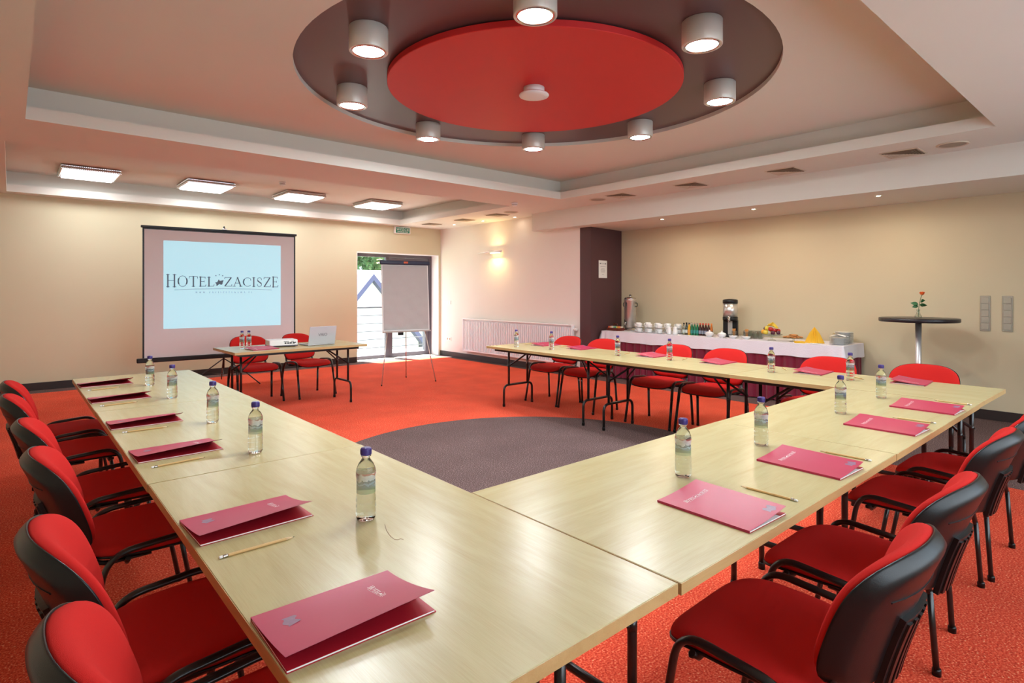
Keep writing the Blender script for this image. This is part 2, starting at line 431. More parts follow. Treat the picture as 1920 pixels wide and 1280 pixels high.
# ------------------------------------------------------------------ room shell
XL, YF = -1.3, -1.3          # left and near walls
XW, YW, XC = 7.25, 10.75, 8.20
ZL, ZU = 2.80, 3.10
XS, ZS, YS = 7.00, 2.495, 7.49
CC = (3.285, 3.49)
b = MB(); b.box(XL-.2, XC+.2, YF-.2, YW+.35, -0.12, 0.0); struct('floor', b, M_CARPET)
DX0, DX1, DZ = 5.24, 7.20, 2.225
b = MB(); b.box(XL-.2, DX0, YW, YW+.35, 0, 3.35); b.box(DX0, DX1, YW, YW+.35, DZ, 3.35); b.box(DX1, XC+.2, YW, YW+.35, 0, 3.35)
struct('wall_back', b, M_WALL_CREAM)
b = MB(); b.box(XW, XW+.3, 6.57, YW, 0, 3.35); struct('wall_right', b, M_WALL_PALE)
b = MB(); b.prism([(XW, 6.33), (XC+.1, 6.45), (XC+.1, 6.57), (XW, 6.57)], 0, 2.80); struct('wall_pillar', b, M_PILLAR)
b = MB(); b.box(XC, XC+.2, YF-.2, 6.6, 0, 3.35); struct('wall_alcove', b, mat('buff_wall_paint', (0.62, 0.53, 0.36), 0.8, bump=(180, 0.08), var=(2.5, 0.02)))
b = MB(); b.box(XL-.2, XL, YF-.2, YW, 0, 3.35); struct('wall_left', b, M_WALL_CREAM)
WX0, WX1, WZ0, WZ1 = 0.2, 6.6, .80, 2.45  # unseen window added behind the camera to bring light to the near chairs
b = MB(); b.box(XL, WX0, YF-.2, YF, 0, 3.35); b.box(WX1, XC, YF-.2, YF, 0, 3.35); b.box(WX0, WX1, YF-.2, YF, 0, WZ0); b.box(WX0, WX1, YF-.2, YF, WZ1, 3.35); struct('wall_front', b, M_WALL_CREAM)
b = MB(); b.box(WX0, WX1, YF-.17, YF-.11, WZ0, WZ0+.06); b.box(WX0, WX1, YF-.17, YF-.11, WZ1-.06, WZ1)
for k in range(5): b.box(WX0+(WX1-WX0-.06)*k/4, WX0+(WX1-WX0-.06)*k/4+.06, YF-.17, YF-.11, WZ0+.06, WZ1-.06)
wf = struct('added_window', b, M_ALU)
b = MB(); b.box(WX0, WX1, YF-.145, YF-.135, WZ0+.06, WZ1-.06); b.build('pane', M_GLASS, wf)
H1 = (0.09, 6.20, 0.967, 6.01); H2 = (-0.04, 6.09, 7.02, 10.52); E = 0.15
b = MB()
rects(b, (XL, XC), (YF, YW), [H1, H2], ZL, ZL+.105)
rects(b, (XL, XC), (YF, YW), [(h[0]-E, h[1]+E, h[2]-E, h[3]+E) for h in (H1, H2)], ZL+.105, ZU)
# upper slab with the round recess
RC = 1.877; n = 96
x0, x1, y0, y1 = CC[0]-2.2, CC[0]+2.2, CC[1]-2.2, CC[1]+2.2
rects(b, (XL, XC), (YF, YW), [(x0, x1, y0, y1)], ZU, ZU+.25)
for zz in (ZU,):
    inner = [b.bm.verts.new((CC[0]+RC*math.cos(2*PI*k/n), CC[1]+RC*math.sin(2*PI*k/n), zz)) for k in range(n)]
    up = [b.bm.verts.new((CC[0]+RC*math.cos(2*PI*k/n), CC[1]+RC*math.sin(2*PI*k/n), zz+.040)) for k in range(n)]
    def sq(a):
        c, q = math.cos(a), math.sin(a); k = 2.2/max(abs(c), abs(q)); return (CC[0]+c*k, CC[1]+q*k)
    outer = [b.bm.verts.new((*sq(2*PI*k/n), zz)) for k in range(n)]
    for k in range(n):
        k2 = (k+1) % n
        b.bm.faces.new((inner[k], outer[k], outer[k2], inner[k2]))
        b.bm.faces.new((inner[k2], up[k2], up[k], inner[k]))
o = b.build('ceiling', M_CEIL, kind='structure', normals=False)
b = MB(); b.lathe([(0, 0), (RC+.02, 0), (RC+.02, .03), (0, .03)], 96, Matrix.Translation((CC[0], CC[1], ZU+.037)), smooth=False)
struct('trim_1', b, M_RING)
b = MB(); b.box(XS, XC, YF, YS, ZS, ZL+.01); b.box(XC, XC+.01, YF, 6.5, ZS, ZL); struct('trim_2', b, M_CEIL)
# red disc
t = thing('ceiling_disc', 'large round red panel in the centre of the dark ceiling circle', 'ceiling panel', (CC[0], CC[1], ZU-.02))
b = MB(); b.lathe([(0, 0), (1.192, 0), (1.196, .004), (1.196, .045), (0, .045)], 96, smooth=False); b.build('panel', M_RED_DISC, t)
b = MB(); b.lathe([(0, .045), (0.8, .045), (0.8, .058), (0, .058)], 48, smooth=False); b.build('spacer', M_BLACK, t)
# baseboards
b = MB(); b.box(XL, DX0, YW-.015, YW, 0, .109, .003); struct('baseboard_back', b, M_BASE)
b = MB(); b.box(XW-.015, XW, 6.57, YW, 0, .109, .003); struct('baseboard_right', b, M_BASE)
b = MB(); b.box(XC-.015, XC, YF, 6.44, 0, .109, .003); struct('baseboard_alcove', b, M_BASE)
b = MB(); b.box(XL, XL+.015, YF, YW, 0, .109, .003); struct('baseboard_left', b, M_BASE)

# ------------------------------------------------------------------ glazed door
DY = 11.06
b = MB()
b.box(DX0, DX1, DY-.035, DY+.035, DZ-.075, DZ); b.box(DX0, DX0+.06, DY-.035, DY+.035, 0, DZ-.075)
b.box(DX1-.08, DX1, DY-.035, DY+.035, 0, DZ-.075); b.box(6.04, 6.12, DY-.035, DY+.035, 0, DZ-.075); b.box(DX0+.06, 6.04, DY-.035, DY+.035, 0, .075)
fr = struct('window_1', b, M_ALU)
b = MB(); b.box(DX0+.06, 6.04, DY-.006, DY+.006, .075, DZ-.075); g = b.build('pane', M_GLASS, fr)
lf = MB()
lf.box(6.125, 6.20, DY-.03, DY+.03, .01, DZ-.08); lf.box(7.035, 7.115, DY-.03, DY+.03, .01, DZ-.08)
lf.box(6.20, 7.035, DY-.03, DY+.03, DZ-.16, DZ-.08); lf.box(6.20, 7.035, DY-.03, DY+.03, .01, .09)
dr = lf.build('door_1', M_ALU, kind='structure')
b = MB(); b.box(6.20, 7.035, DY-.006, DY+.006, .09, DZ-.16); b.build('pane', M_GLASS, dr)
b = MB(); b.box(6.145, 6.18, DY-.045, DY-.03, .95, 1.15, .004); b.tube(bez([(6.162, DY-.04, 1.08), (6.162, DY-.085, 1.08), (6.30, DY-.085, 1.08)], 6, .02), .009); b.build('door_handle', M_STEEL, dr)
M_STONE = mat('balcony_stone', (0.55, 0.53, 0.50), 0.8, var=(5, 0.05))
b = MB(); b.box(DX0, DX1, YW+.0, YW+.35, -.02, .006); struct('trim_3', b, M_STONE)
b = MB(); b.box(DX1-.010, DX1, YW-.004, DY-.036, 0, DZ-.010); b.box(DX0, DX1, YW-.004, DY-.036, DZ-.010, DZ); b.box(DX0, DX0+.010, YW-.004, DY-.036, 0, DZ-.010); struct('trim_4', b, M_METALWHITE)
# clear glass shadows: let sunlight pass through the panes
for m in (M_GLASS,):
    nt = m.node_tree; out = [x for x in nt.nodes if x.type == 'OUTPUT_MATERIAL'][0]; pr = nt.nodes['Principled BSDF']
def pane_mat():
    m = bpy.data.materials.new('window_glass'); m.use_nodes = True; nt = m.node_tree
    for x in list(nt.nodes):
        if x.type != 'OUTPUT_MATERIAL': nt.nodes.remove(x)
    out = [x for x in nt.nodes if x.type == 'OUTPUT_MATERIAL'][0]
    tr = nt.nodes.new('ShaderNodeBsdfTransparent'); tr.inputs['Color'].default_value = (.96, .98, .98, 1)
    gl = nt.nodes.new('ShaderNodeBsdfGlossy'); gl.inputs['Roughness'].default_value = 0.02
    mx = nt.nodes.new('ShaderNodeMixShader'); mx.inputs[0].default_value = 0.04
    nt.links.new(tr.outputs[0], mx.inputs[1]); nt.links.new(gl.outputs[0], mx.inputs[2])
    nt.links.new(mx.outputs[0], out.inputs['Surface'])
    return m
M_PANE = pane_mat()
for o in bpy.data.objects:
    if o.name.split('.')[0] == 'pane': o.data.materials[0] = M_PANE

area_light('added_window_fill', None, ((WX0+WX1)/2, YF+.06, (WZ0+WZ1)/2), WX1-WX0-.1, 42.0, (0.90, 0.96, 1.0), 'RECTANGLE', WZ1-WZ0-.1, (PI/2-.25, 0, 0), spread=math.radians(110))  # fill light at the added window, brightens the near chairs and carpet

# ------------------------------------------------------------------ outside
b = MB(); b.box(3.0, 12.0, YW+.35, 12.6, -.12, 0.0); struct('balcony_floor', b, M_STONE)
M_RAIL = mat('galvanised_rail', (0.09, 0.10, 0.13), 0.5, metal=0.3, var=(9, 0.05))
t = thing('balcony_railing', 'grey metal balcony railing with thin horizontal rods outside the glazed door', 'railing', (0, 12.0, 0))
b = MB(); b.tube([(3.5, 0, 1.057), (11.5, 0, 1.057)], .022); b.build('handrail', M_RAIL, t)
for z in (.875, .69, .51, .325, .135):
    b = MB(); b.tube([(3.5, 0, z), (11.5, 0, z)], .011, 8); b.build('rod', M_RAIL, t)
for x in (3.6, 4.9, 7.6, 9.3, 11.4):
    b = MB(); b.box(x-.02, x+.02, -.02, .02, 0, 1.05); b.build('post', M_RAIL, t)
M_RENDER = mat('white_house_render', (0.80, 0.79, 0.76), 0.9, var=(2, 0.03))
M_ROOF = mat('slate_blue_roof', (0.10, 0.10, 0.20), 0.7, var=(6, 0.08))
t = thing('gabled_house', 'white gabled house with slate blue roof beyond the balcony railing', 'house', (9.28, 18.0, -3.0))
b = MB(); b.prism([(-1.9, 0), (1.9, 0), (1.9, 2.65), (0, 4.85), (-1.9, 2.65)], 0, 6.0, Matrix.Rotation(PI/2, 4, 'X') @ Matrix.Scale(-1, 4, (0, 0, 1))); b.build('wall', M_RENDER, t)
for s in (-1, 1):
    b = MB(); b.prism([(0, 4.80), (s*2.3, 2.13), (s*2.3, 2.35), (0, 5.02)] if s < 0 else [(0, 4.80), (0, 5.02), (2.3, 2.35), (2.3, 2.13)], -.25, 6.2, Matrix.Rotation(PI/2, 4, 'X') @ Matrix.Scale(-1, 4, (0, 0, 1))); b.build('roof_slope', M_ROOF, t)
t = thing('long_house', 'long white house with pale roof behind the gabled house', 'house', (13.0, 27.0, -3.0))
b = MB(); b.box(-8, 8, 0, 5, 0, 4.4); b.build('wall', M_RENDER, t)
b = MB(); b.prism([(-.5, 4.3), (5.5, 4.3), (2.5, 5.6)], -8.3, 8.3, Matrix.Rotation(PI/2, 4, 'Z') @ Matrix.Rotation(PI/2, 4, 'X')); b.build('roof', mat('pale_tile_roof', (0.62, 0.60, 0.58), 0.8, var=(4, 0.06)), t)
b = MB(); b.box(-30, 60, 12.6, 90, -3.2, -3.0); struct('ground', b, mat('meadow_ground', (0.20, 0.26, 0.12), 0.95, var=(1.5, 0.2)))
M_LEAF = mat('tree_leaf', (0.045, 0.115, 0.035), 0.6, var=(3, 0.45)); M_BARK = mat('tree_bark', (0.10, 0.07, 0.05), 0.9, var=(8, 0.2))
rt = random.Random(3)
for i, (x, y, R, hh) in enumerate(((17.6, 37.5, 2.9, 9.0), (23.8, 38.5, 3.0, 9.6), (25.0, 46.5, 3.2, 11.5), (32.5, 47.5, 3.2, 11.0))):
    t = thing('garden_tree', ('dark green leafy tree seen above the gable through the left pane', 'dark green leafy tree seen above the flip chart through the door', 'taller green tree further back, in the gap between the two nearer trees', 'dark green tree further back, nearest the right frame of the door')[i], 'tree', (x, y, -3.0), group='trees behind the houses')
    b = MB(); b.cyl((0, 0, 0), (0, 0, hh-R), .25, 10, .14); b.build('trunk', M_BARK, t)
    b = MB()
    for k in range(2600):
        a, u = rt.uniform(0, 2*PI), rt.uniform(-1, 1); r = R*(0.55+0.45*rt.random()**.5)*(0.85+0.2*math.sin(5*a+3*u))
        p = Vector((r*math.cos(a)*math.sqrt(1-u*u), r*math.sin(a)*math.sqrt(1-u*u), hh-R+r*u*0.9))
        q = Euler((rt.uniform(0, 6), rt.uniform(0, 6), rt.uniform(0, 6))).to_matrix(); s = rt.uniform(.12, .26)
        b.bm.faces.new([b.bm.verts.new(p+q @ Vector(c)*s) for c in ((-1, 0, 0), (0, -.6, .1), (1, 0, 0), (0, .6, .1))])
    b.build('crown', M_LEAF, t, normals=False)

# ------------------------------------------------------------------ ceiling fittings
M_SPOTBODY = mat('spot_body_paint', (0.66, 0.62, 0.56), 0.35, metal=0.2, var=(9, 0.02))
M_LAMPGLOW = mat('lamp_glass_lit', (0.9, 0.95, 0.92), 0.4, emit=(0.93, 1.0, 0.97), estr=30.0)
ZB = ZU+.037
t0 = thing('ceiling_spotlight', '', 'ceiling light', (CC[0], CC[1], ZB), group='spotlights round the ceiling circle')
b = MB(); b.lathe([(0, 0), (.122, 0), (.125, -.003), (.125, -.152), (.122, -.156), (.112, -.156), (.108, -.146), (0, -.146)], 40); b.build('housing', M_SPOTBODY, t0)
b = MB(); b.lathe([(.112, -.1562), (.104, -.160), (.094, -.152), (.098, -.146)], 40, cap=False); b.build('reflector_ring', M_CHROME, t0)
b = MB(); b.lathe([(0, -.154), (.06, -.153), (.095, -.149)], 32, cap=False); b.build('lens', M_LAMPGLOW, t0)
spot_lab = ['cylinder spotlight at the back right of the ceiling circle, nearest the soffit corner', 'cylinder spotlight next round from the back one, towards the screen', '', '', '', '', '', '']
SL = {0: 'lit cylinder spotlight in the ceiling circle, lower of the two at the right end',
      45: 'small lit cylinder spotlight on the far right curve of the ceiling circle',
      90: 'small cylinder spotlight at the far middle of the circle, directly beyond the round detector',
      135: 'small lit cylinder spotlight on the far left curve of the ceiling circle',
      180: 'lit cylinder spotlight in the ceiling circle, lower of the two at the left end',
      225: 'large lit cylinder spotlight at the left of the circle, above the other left one',
      270: 'large lit cylinder spotlight cut by the top of the picture, above the red disc',
      315: 'large lit cylinder spotlight at the right of the circle, above the other right one'}
# angles in the room (degrees from +x) matched to the view
angs = {-89: 315, -43: 0, 2: 45, 47: 90, 92: 135, 137: 180, 182: 225, 227: 270}
first = True
for a, key in angs.items():
    loc = (CC[0]+1.528*math.cos(math.radians(a)), CC[1]+1.528*math.sin(math.radians(a)), ZB)
    if first: t0.location = loc; t0['label'] = SL[key]; s = t0; first = False
    else: s = dup(t0, loc, 0, SL[key])
    area_light('spot_beam', s, (0, 0, -.168), .19, SPOT_W, (0.90, 0.97, 1.0))
t = thing('ceiling_detector', 'round white detector with wide rim under the red ceiling disc', 'detector', (3.21, 3.41, ZU-.02))
b = MB(); b.lathe([(0, 0), (.085, 0), (.085, -.05), (.07, -.055), (0, -.055)], 36); b.build('neck', M_WHITE, t)
b = MB(); b.lathe([(.06, -.052), (.118, -.055), (.122, -.062), (.118, -.070), (.082, -.078), (0, -.080)], 40); b.build('cover', M_WHITE, t)
# panel lights
M_PANELGLOW = mat('panel_diffuser_lit', (0.95, 0.93, 0.95), 0.5, emit=(1.0, 0.97, 1.0), estr=5.0)
p0 = thing('square_ceiling_light', '', 'ceiling light', group='square lights over the screen')
b = MB(); b.box(-.31, .31, -.36, .36, -.055, 0, .006); b.build('housing', M_CHROME, p0)
b = MB()
for z in (-.016, -.050):
    nb = 30
    for k in range(nb+1):
        for sx_, sy_ in ((-1, 0), (1, 0), (0, -1), (0, 1)):
            u = -1+2*k/nb
            c = (sx_*.322, u*.36, z) if sx_ else (u*.31, sy_*.372, z)
            b.lathe([(0, -.016), (.011, -.009), (.013, 0), (.011, .009), (0, .016)], 6, Matrix.Translation(c), smooth=False)
b.build('bead_trim', M_CHROME, p0)
b = MB(); b.box(-.295, .295, -.345, .345, -.080, -.056, .006); b.build('diffuser', M_PANELGLOW, p0)
PL = ['square ceiling light furthest left, above and left of the projection screen', 'square ceiling light second from the left, above the screen middle', 'square ceiling light third from the left, beyond the small smoke detector', 'square ceiling light furthest right, nearest the exit sign']
for i, (x, y) in enumerate(((.83, 9.93), (2.30, 9.90), (3.76, 9.92), (5.24, 9.88))):
    loc = (x, y, ZU)
    if i == 0: p0.location = loc; p0['label'] = PL[0]; s = p0
    else: s = dup(p0, loc, 0, PL[i])
    area_light('panel_beam', s, (0, 0, -.083), .56, PANEL_W, (0.92, 0.97, 1.0), 'RECTANGLE', .66)
# grilles (square four-way diffusers)
g0 = thing('air_grille', '', 'air vent', group='square air grilles in the ceiling')
S2 = .165
b = MB(); b.box(-S2, S2, -S2, S2, -.006, 0, .002); b.build('frame', M_GRILLE, g0)
def louvres(ax, sg, m, nm):
    b = MB(); k = 7
    for i in range(k):
        u0 = .012+(S2-.022)*i/k; u1 = u0+(S2-.022)/k*.62; w = u0*1.0
        q = [(sg*u0, -u0+.004), (sg*u1, -u1+.004), (sg*u1, u1-.004), (sg*u0, u0-.004)]
        if ax: q = [(y, x) for x, y in q]
        if (sg > 0) == (ax == 1): q = q[::-1]
        b.prism(q, -.013, -.0055)
    return b.build(nm, m, g0)
louvres(0, 1, M_GRILLE, 'louvre_bank'); louvres(0, -1, M_GRILLE_DARK, 'louvre_bank'); louvres(1, 1, M_GRILLE, 'louvre_bank'); louvres(1, -1, M_GRILLE_DARK, 'louvre_bank')  # two of the banks are coloured dark to paint in their shade
GLB = ['air grille nearest the right edge of the picture, beside the round loudspeaker', 'second air grille from the right of the picture', 'third air grille from the right of the picture', 'air grille beside the round speaker at the corner of the large ceiling recess', 'air grille above the wall lamp, left of the soffit end', 'air grille over the radiator, next one towards the exit sign', 'faint air grille nearest the exit sign and door']
for i, (x, y) in enumerate(((6.70, 1.76), (6.67, 2.90), (6.64, 4.09), (6.60, 5.19), (6.60, 7.98), (6.60, 8.96), (6.5, 9.95))):
    if i == 0: g0.location = (x, y, ZL); g0['label'] = GLB[0]
    else: dup(g0, (x, y, ZL), 0, GLB[i])
sp0 = thing('ceiling_speaker', '', 'loudspeaker', group='round ceiling loudspeakers')
b = MB(); b.lathe([(0, -.004), (.105, -.004), (.118, -.010), (.125, -.006), (.127, 0), (0, 0)], 36); b.build('rim', M_GRILLE, sp0)
b = MB(); b.lathe([(0, -.009), (.07, -.008), (.104, -.0045)], 32, cap=False); b.build('mesh_cover', mat('speaker_mesh', (0.36, 0.30, 0.23), 0.6, bump=(900, .5)), sp0)
for i, (x, y, l) in enumerate(((6.65, 1.35, 'round ceiling loudspeaker at the right edge of the picture beside an air grille'), (6.63, 5.65, 'round ceiling loudspeaker near the corner of the large recess above the soffit end'), (6.56, 7.55, 'small-looking round ceiling loudspeaker above the wall lamp'))):
    if i == 0: sp0.location = (x, y, ZL); sp0['label'] = l
    else: dup(sp0, (x, y, ZL), 0, l)
d0 = thing('smoke_detector', 'small white smoke detector between the two ceiling recesses', 'smoke detector', (5.91, 6.72, ZL), group='smoke detectors')
b = MB(); b.lathe([(0, 0), (.05, 0), (.05, -.015), (.042, -.022), (.040, -.045), (.030, -.052), (0, -.054)], 24); b.build('body', M_WHITE, d0)
b = MB(); b.lathe([(.0425, -.028), (.044, -.031), (.0425, -.034)], 24, cap=False); b.build('vent_ring', M_GRILLE_DARK, d0)
dup(d0, (3.15, 8.98, ZU), 0, 'smoke detector in the recess, between the second and third square lights')
# downlights
M_DLGLOW = mat('halogen_lit', (1, .9, .8), 0.4, emit=(1.0, 0.86, 0.66), estr=40.0)
dl0 = thing('downlight', '', 'ceiling light', group='small recessed downlights')
b = MB(); b.lathe([(.024, -.001), (.030, -.005), (.040, -.005), (.043, 0)], 28, cap=False); b.build('bezel', M_CHROME, dl0)
b = MB(); b.lathe([(0, -.003), (.025, -.0015)], 20, cap=False); b.build('bulb', M_DLGLOW, dl0)
DL = [(7.29, 4.97, ZS, 'downlight in the soffit nearest the plum pillar'), (7.29, 3.58, ZS, 'middle downlight of the three in the soffit'), (7.33, 2.16, ZS, 'downlight in the soffit nearest the right edge of the picture'),
      (7.06, 8.02, ZL, 'downlight beside the soffit end, above the wall lamp'), (6.97, 8.86, ZL, 'downlight over the radiator, second along from the soffit end'), (6.91, 9.74, ZL, 'downlight over the radiator nearest the corner')]
for i, (x, y, z, l) in enumerate(DL):
    if i == 0: dl0.location = (x, y, z-.0005); dl0['label'] = l; s = dl0
    else: s = dup(dl0, (x, y, z-.0005), 0, l)
    area_light('downlight_beam', s, (0, 0, -.008), .045, DOWN_W if i < 3 else .35, (1.0, 0.84, 0.62))

# ------------------------------------------------------------------ wall fittings
t = thing('exit_sign', 'green and white exit sign on the wall above the glazed door', 'sign', (6.26, YW, 2.715))
b = MB(); b.box(-.19, .19, -.05, 0, -.075, .075, .006); b.build('housing', M_WHITE, t)
b = MB(); b.box(-.165, .165, -.053, -.049, -.058, .055, .001); b.build('face', mat('exit_green', (0.01, 0.16, 0.10), 0.4, emit=(0.02, 0.30, 0.18), estr=0.15), t)
MX = Matrix.Rotation(PI/2, 4, 'X')
plain_text('WYJŚCIE', .075, 'lettering', M_PAPER, t, Matrix.Translation((0, -.0535, .012)) @ MX)
plain_text('EWAKUACYJNE', .036, 'lettering', M_PAPER, t, Matrix.Translation((0, -.0535, -.038)) @ MX)
t = thing('wall_lamp', 'white bar-shaped wall lamp glowing warm yellow on the pale wall', 'wall lamp', (XW, 8.92, 2.20))
b = MB(); b.cyl((-.07, -.02, 0), (-.07, .36, 0), .014, 16); b.build('arm', M_METALWHITE, t)
b = MB(); b.cyl((-.07, -.36, .006), (-.07, .0, .006), .024, 20); b.build('shade', M_METALWHITE, t)
b = MB(); b.box(-.07, 0, -.22, -.15, -.02, .02, .004); b.build('bracket', M_CHROME, t)
b = MB(); b.box(-.085, -.055, -.32, -.04, -.030, -.0185, .003); b.build('bulb', mat('warm_tube_lit', (1, .8, .4), .4, emit=(1.0, 0.72, 0.25), estr=14.0), t)
area_light('lamp_beam', t, (-.10, -.18, -.045), .28, 9.0, (1.0, 0.70, 0.28), 'RECTANGLE', .03, (0, math.radians(35), 0))
area_light('lamp_beam', t, (-.10, -.18, .045), .28, 4.0, (1.0, 0.70, 0.28), 'RECTANGLE', .03, (0, math.radians(180-35), 0))
for o in bpy.data.objects:
    if o.name.startswith('lamp_beam'): o.data.size = .03; o.data.size_y = .28
for (z, l, nm) in ((1.18, 'white double light switch on the pale wall beside the glazed door', 'light_switch'), (.385, 'low white wall socket on the pale wall beside the glazed door', 'wall_socket')):
    t = thing(nm, l, nm.split('_')[1], (XW, 10.42, z))
    b = MB(); b.box(-.010, 0, -.085, .085, -.042, .042, .003); b.build('plate', M_WHITE, t)
    for s in (-1, 1):
        b = MB()
        if nm == 'light_switch': b.box(-.015, -.010, s*.042-.03, s*.042+.03, -.03, .03, .002); b.build('rocker', M_WHITE, t)
        else: b.lathe([(0, 0), (.022, 0), (.024, .003), (0, .003)], 20, Matrix.Translation((-.010, s*.042, 0)) @ Matrix.Rotation(-PI/2, 4, 'Y')); b.build('outlet', M_GRILLE, t)
# five-gang vertical strips on the alcove wall
t0 = thing('socket_strip', 'five-gang champagne switch strip on the buff wall, left one of two', 'switch panel', (XC, 1.37, 1.18), group='vertical switch strips')
b = MB(); b.box(-.010, 0, -.045, .045, -.195, .195, .003); b.build('plate', M_SOCKET, t0)
for k in range(5):
    b = MB(); b.box(-.017, -.010, -.034, .034, -.178+.072*k, -.112+.072*k, .003); b.build('rocker', M_SOCKET, t0)
dup(t0, (XC, 1.18, 1.18), 0, 'five-gang champagne switch strip on the buff wall, at the right edge of the picture')
# notice on pillar
t = thing('paper_notice', 'white printed notice taped to the dark pillar face', 'notice', (7.60, 6.366, 1.80), rz=math.atan2(.12, 1.05))
b = MB(); b.box(-.125, .125, -.003, 0, -.148, .148); b.build('sheet', M_PAPER, t)
b = MB()
for x in (-.085, -.06, 0, .06, .085): b.box(x-.009, x+.009, -.0036, -.003, .085, .105)
for z, w in ((.045, .08), (.01, .05), (-.012, .065), (-.03, .07), (-.048, .06), (-.09, .03)): b.box(-w, w, -.0036, -.003, z-.002, z+.002)
b.build('print', M_GREYPRINT, t)

# radiator
t = thing('radiator', 'long white ribbed panel radiator under the wall lamp', 'radiator', (XW-.002, 8.22, .18))
b = MB()
ny = 58; L = 3.12; zt = .66
b.box(-.060, -.035, -L/2, L/2, 0, zt, .004); b.box(-.104, -.06, -L/2, -L/2+.02, 0, zt, .002); b.box(-.104, -.06, L/2-.02, L/2, 0, zt, .002); b.box(-.104, -.06, -L/2, L/2, 0, .028, .002)
b.build('core', M_METALWHITE, t)
b = MB()
for k in range(ny):
    y = -L/2+.03+(L-.06)*(k+.5)/ny; w = (L-.06)/ny
    b.prism([(-.060, y-w*.30), (-.060, y+w*.30), (-.104, y+w*.22), (-.104, y-w*.22)][::-1], .030, zt-.035)
b.build('ribs', M_METALWHITE, t)
b = MB(); b.box(-.105, -.03, -L/2-.004, L/2+.004, zt-.002, zt+.018, .004)
for k in range(60): b.box(-.095, -.04, -L/2+.03+k*.0515, -L/2+.05+k*.0515, zt+.018, zt+.020)
b.build('top_grille', M_METALWHITE, t)
for s in (-1, 1):
    b = MB(); b.box(-.036, -.0, s*1.2-.02, s*1.2+.02, .1, .55, .002); b.build('wall_bracket', M_METALWHITE, t)
b = MB(); b.cyl((-.065, -L/2, .60), (-.065, -L/2-.03, .60), .012, 12); b.lathe([(.014, 0), (.024, .004), (.026, .03), (.022, .055), (0, .058)], 18, Matrix.Translation((-.065, -L/2-.03, .60)) @ Matrix.Rotation(PI/2, 4, 'X')); b.build('thermostat_valve', M_WHITE, t)
b = MB(); b.tube(bez([(-.065, -L/2-.03, .60), (-.065, -L/2-.035, .30), (-.065, -L/2-.035, -.17)], 4), .008); b.build('pipe', M_CHROME, t)

# ------------------------------------------------------------------ folding tables
def make_table(label, group):
    """1.60 along local x, 0.80 along y"""
    t = thing('folding_table', label, 'table', group=group)
    b = MB(); b.box(-.7995, .7995, -.3995, .3995, .722, .750, .0012, seg=1); b.build('tabletop', M_MAPLE, t)
    b = MB()
    e = .0015
    for x0, x1, y0, y1 in ((-.7995-e, .7995+e, -.3995-e, -.3995+.0004), (-.7995-e, .7995+e, .3995-.0004, .3995+e), (-.7995-e, -.7995+.0004, -.3995, .3995), (.7995-.0004, .7995+e, -.3995, .3995)):
        b.box(x0, x1, y0, y1, .7215, .7488)
    b.build('edge_band', M_MAPLE_EDGE, t)
    b = MB(); b.box(-.72, .72, -.335, -.315, .690, .722, .003); b.box(-.72, .72, .315, .335, .690, .722, .003); b.box(-.72, -.70, -.315, .315, .690, .722, .003); b.box(.70, .72, -.315, .315, .690, .722, .003)
    b.build('underframe', M_BLACKMETAL, t)
    for s in (-1, 1):
        x = s*.66
        for q in (-1, 1):
            b = MB(); b.cyl((x, q*.155, .262), (x, q*.155, .705), .0135, 16); lg = b.build('leg', M_BLACKMETAL, t)
            b = MB(); b.lathe([(.0145, 0), (.0145, .03)], 14, Matrix.Translation((x, q*.155, .48))); b.cyl((x-.016, q*.155, .495), (x-.021, q*.155, .495), .005, 8); b.build('bolt_collar', M_BLACKMETAL, lg)
        b = MB(); b.tube(bez([(x, -.235, .012), (x, -.235, .262), (x, .235, .262), (x, .235, .012)], 7, .075), .0135, 14); fb = b.build('foot_bar', M_BLACKMETAL, t)
        for q in (-1, 1):
            b = MB(); b.lathe([(.0165, 0), (.0165, .03), (.0145, .034)], 14, Matrix.Translation((x, q*.235, 0))); b.build('foot_cap', M_BLACK, fb)
        b = MB()
        for q in (-1, 1): b.tube([(x-s*.0, q*.140, .50), (x-s*.13, q*.075, .60), (x-s*.26, q*.02, .70)], .007, 8, rx=.010)
        b.box(x-s*.26-.02, x-s*.26+.02, -.05, .05, .695, .712)
        b.build('folding_brace', M_BLACKMETAL, t)
    return t
TG = 'folding tables of the U-shaped meeting layout'
T0 = make_table('maple folding table nearest the camera, in the left arm of the U', TG)
T0.location = (.765, 1.553, 0); T0.rotation_euler = (0, 0, PI/2)
def put_table(x, y, rz, label, group=TG): return dup(T0, (x, y, 0), rz, label, group)
put_table(.762, 3.158, PI/2, 'maple folding table in the middle of the left arm of the U')
put_table(.760, 4.763, PI/2, 'maple folding table at the far end of the left arm, nearest the screen')
put_table(1.970, 1.150, .004, 'maple folding table right of the joint at the near corner of the U')
put_table(3.575, 1.155, .004, 'maple folding table second along the right front side of the U')
put_table(4.792, 1.560, PI/2-.010, 'maple folding table at the far right corner of the U')
put_table(4.812, 3.165, PI/2-.010, 'maple folding table in the middle of the right arm, before the buffet')
put_table(4.832, 4.770, PI/2-.010, 'maple folding table at the far end of the right arm, nearest the radiator')
put_table(2.640, 7.165, .03, 'small maple presenter table carrying the projector and laptop', 'presenter table')

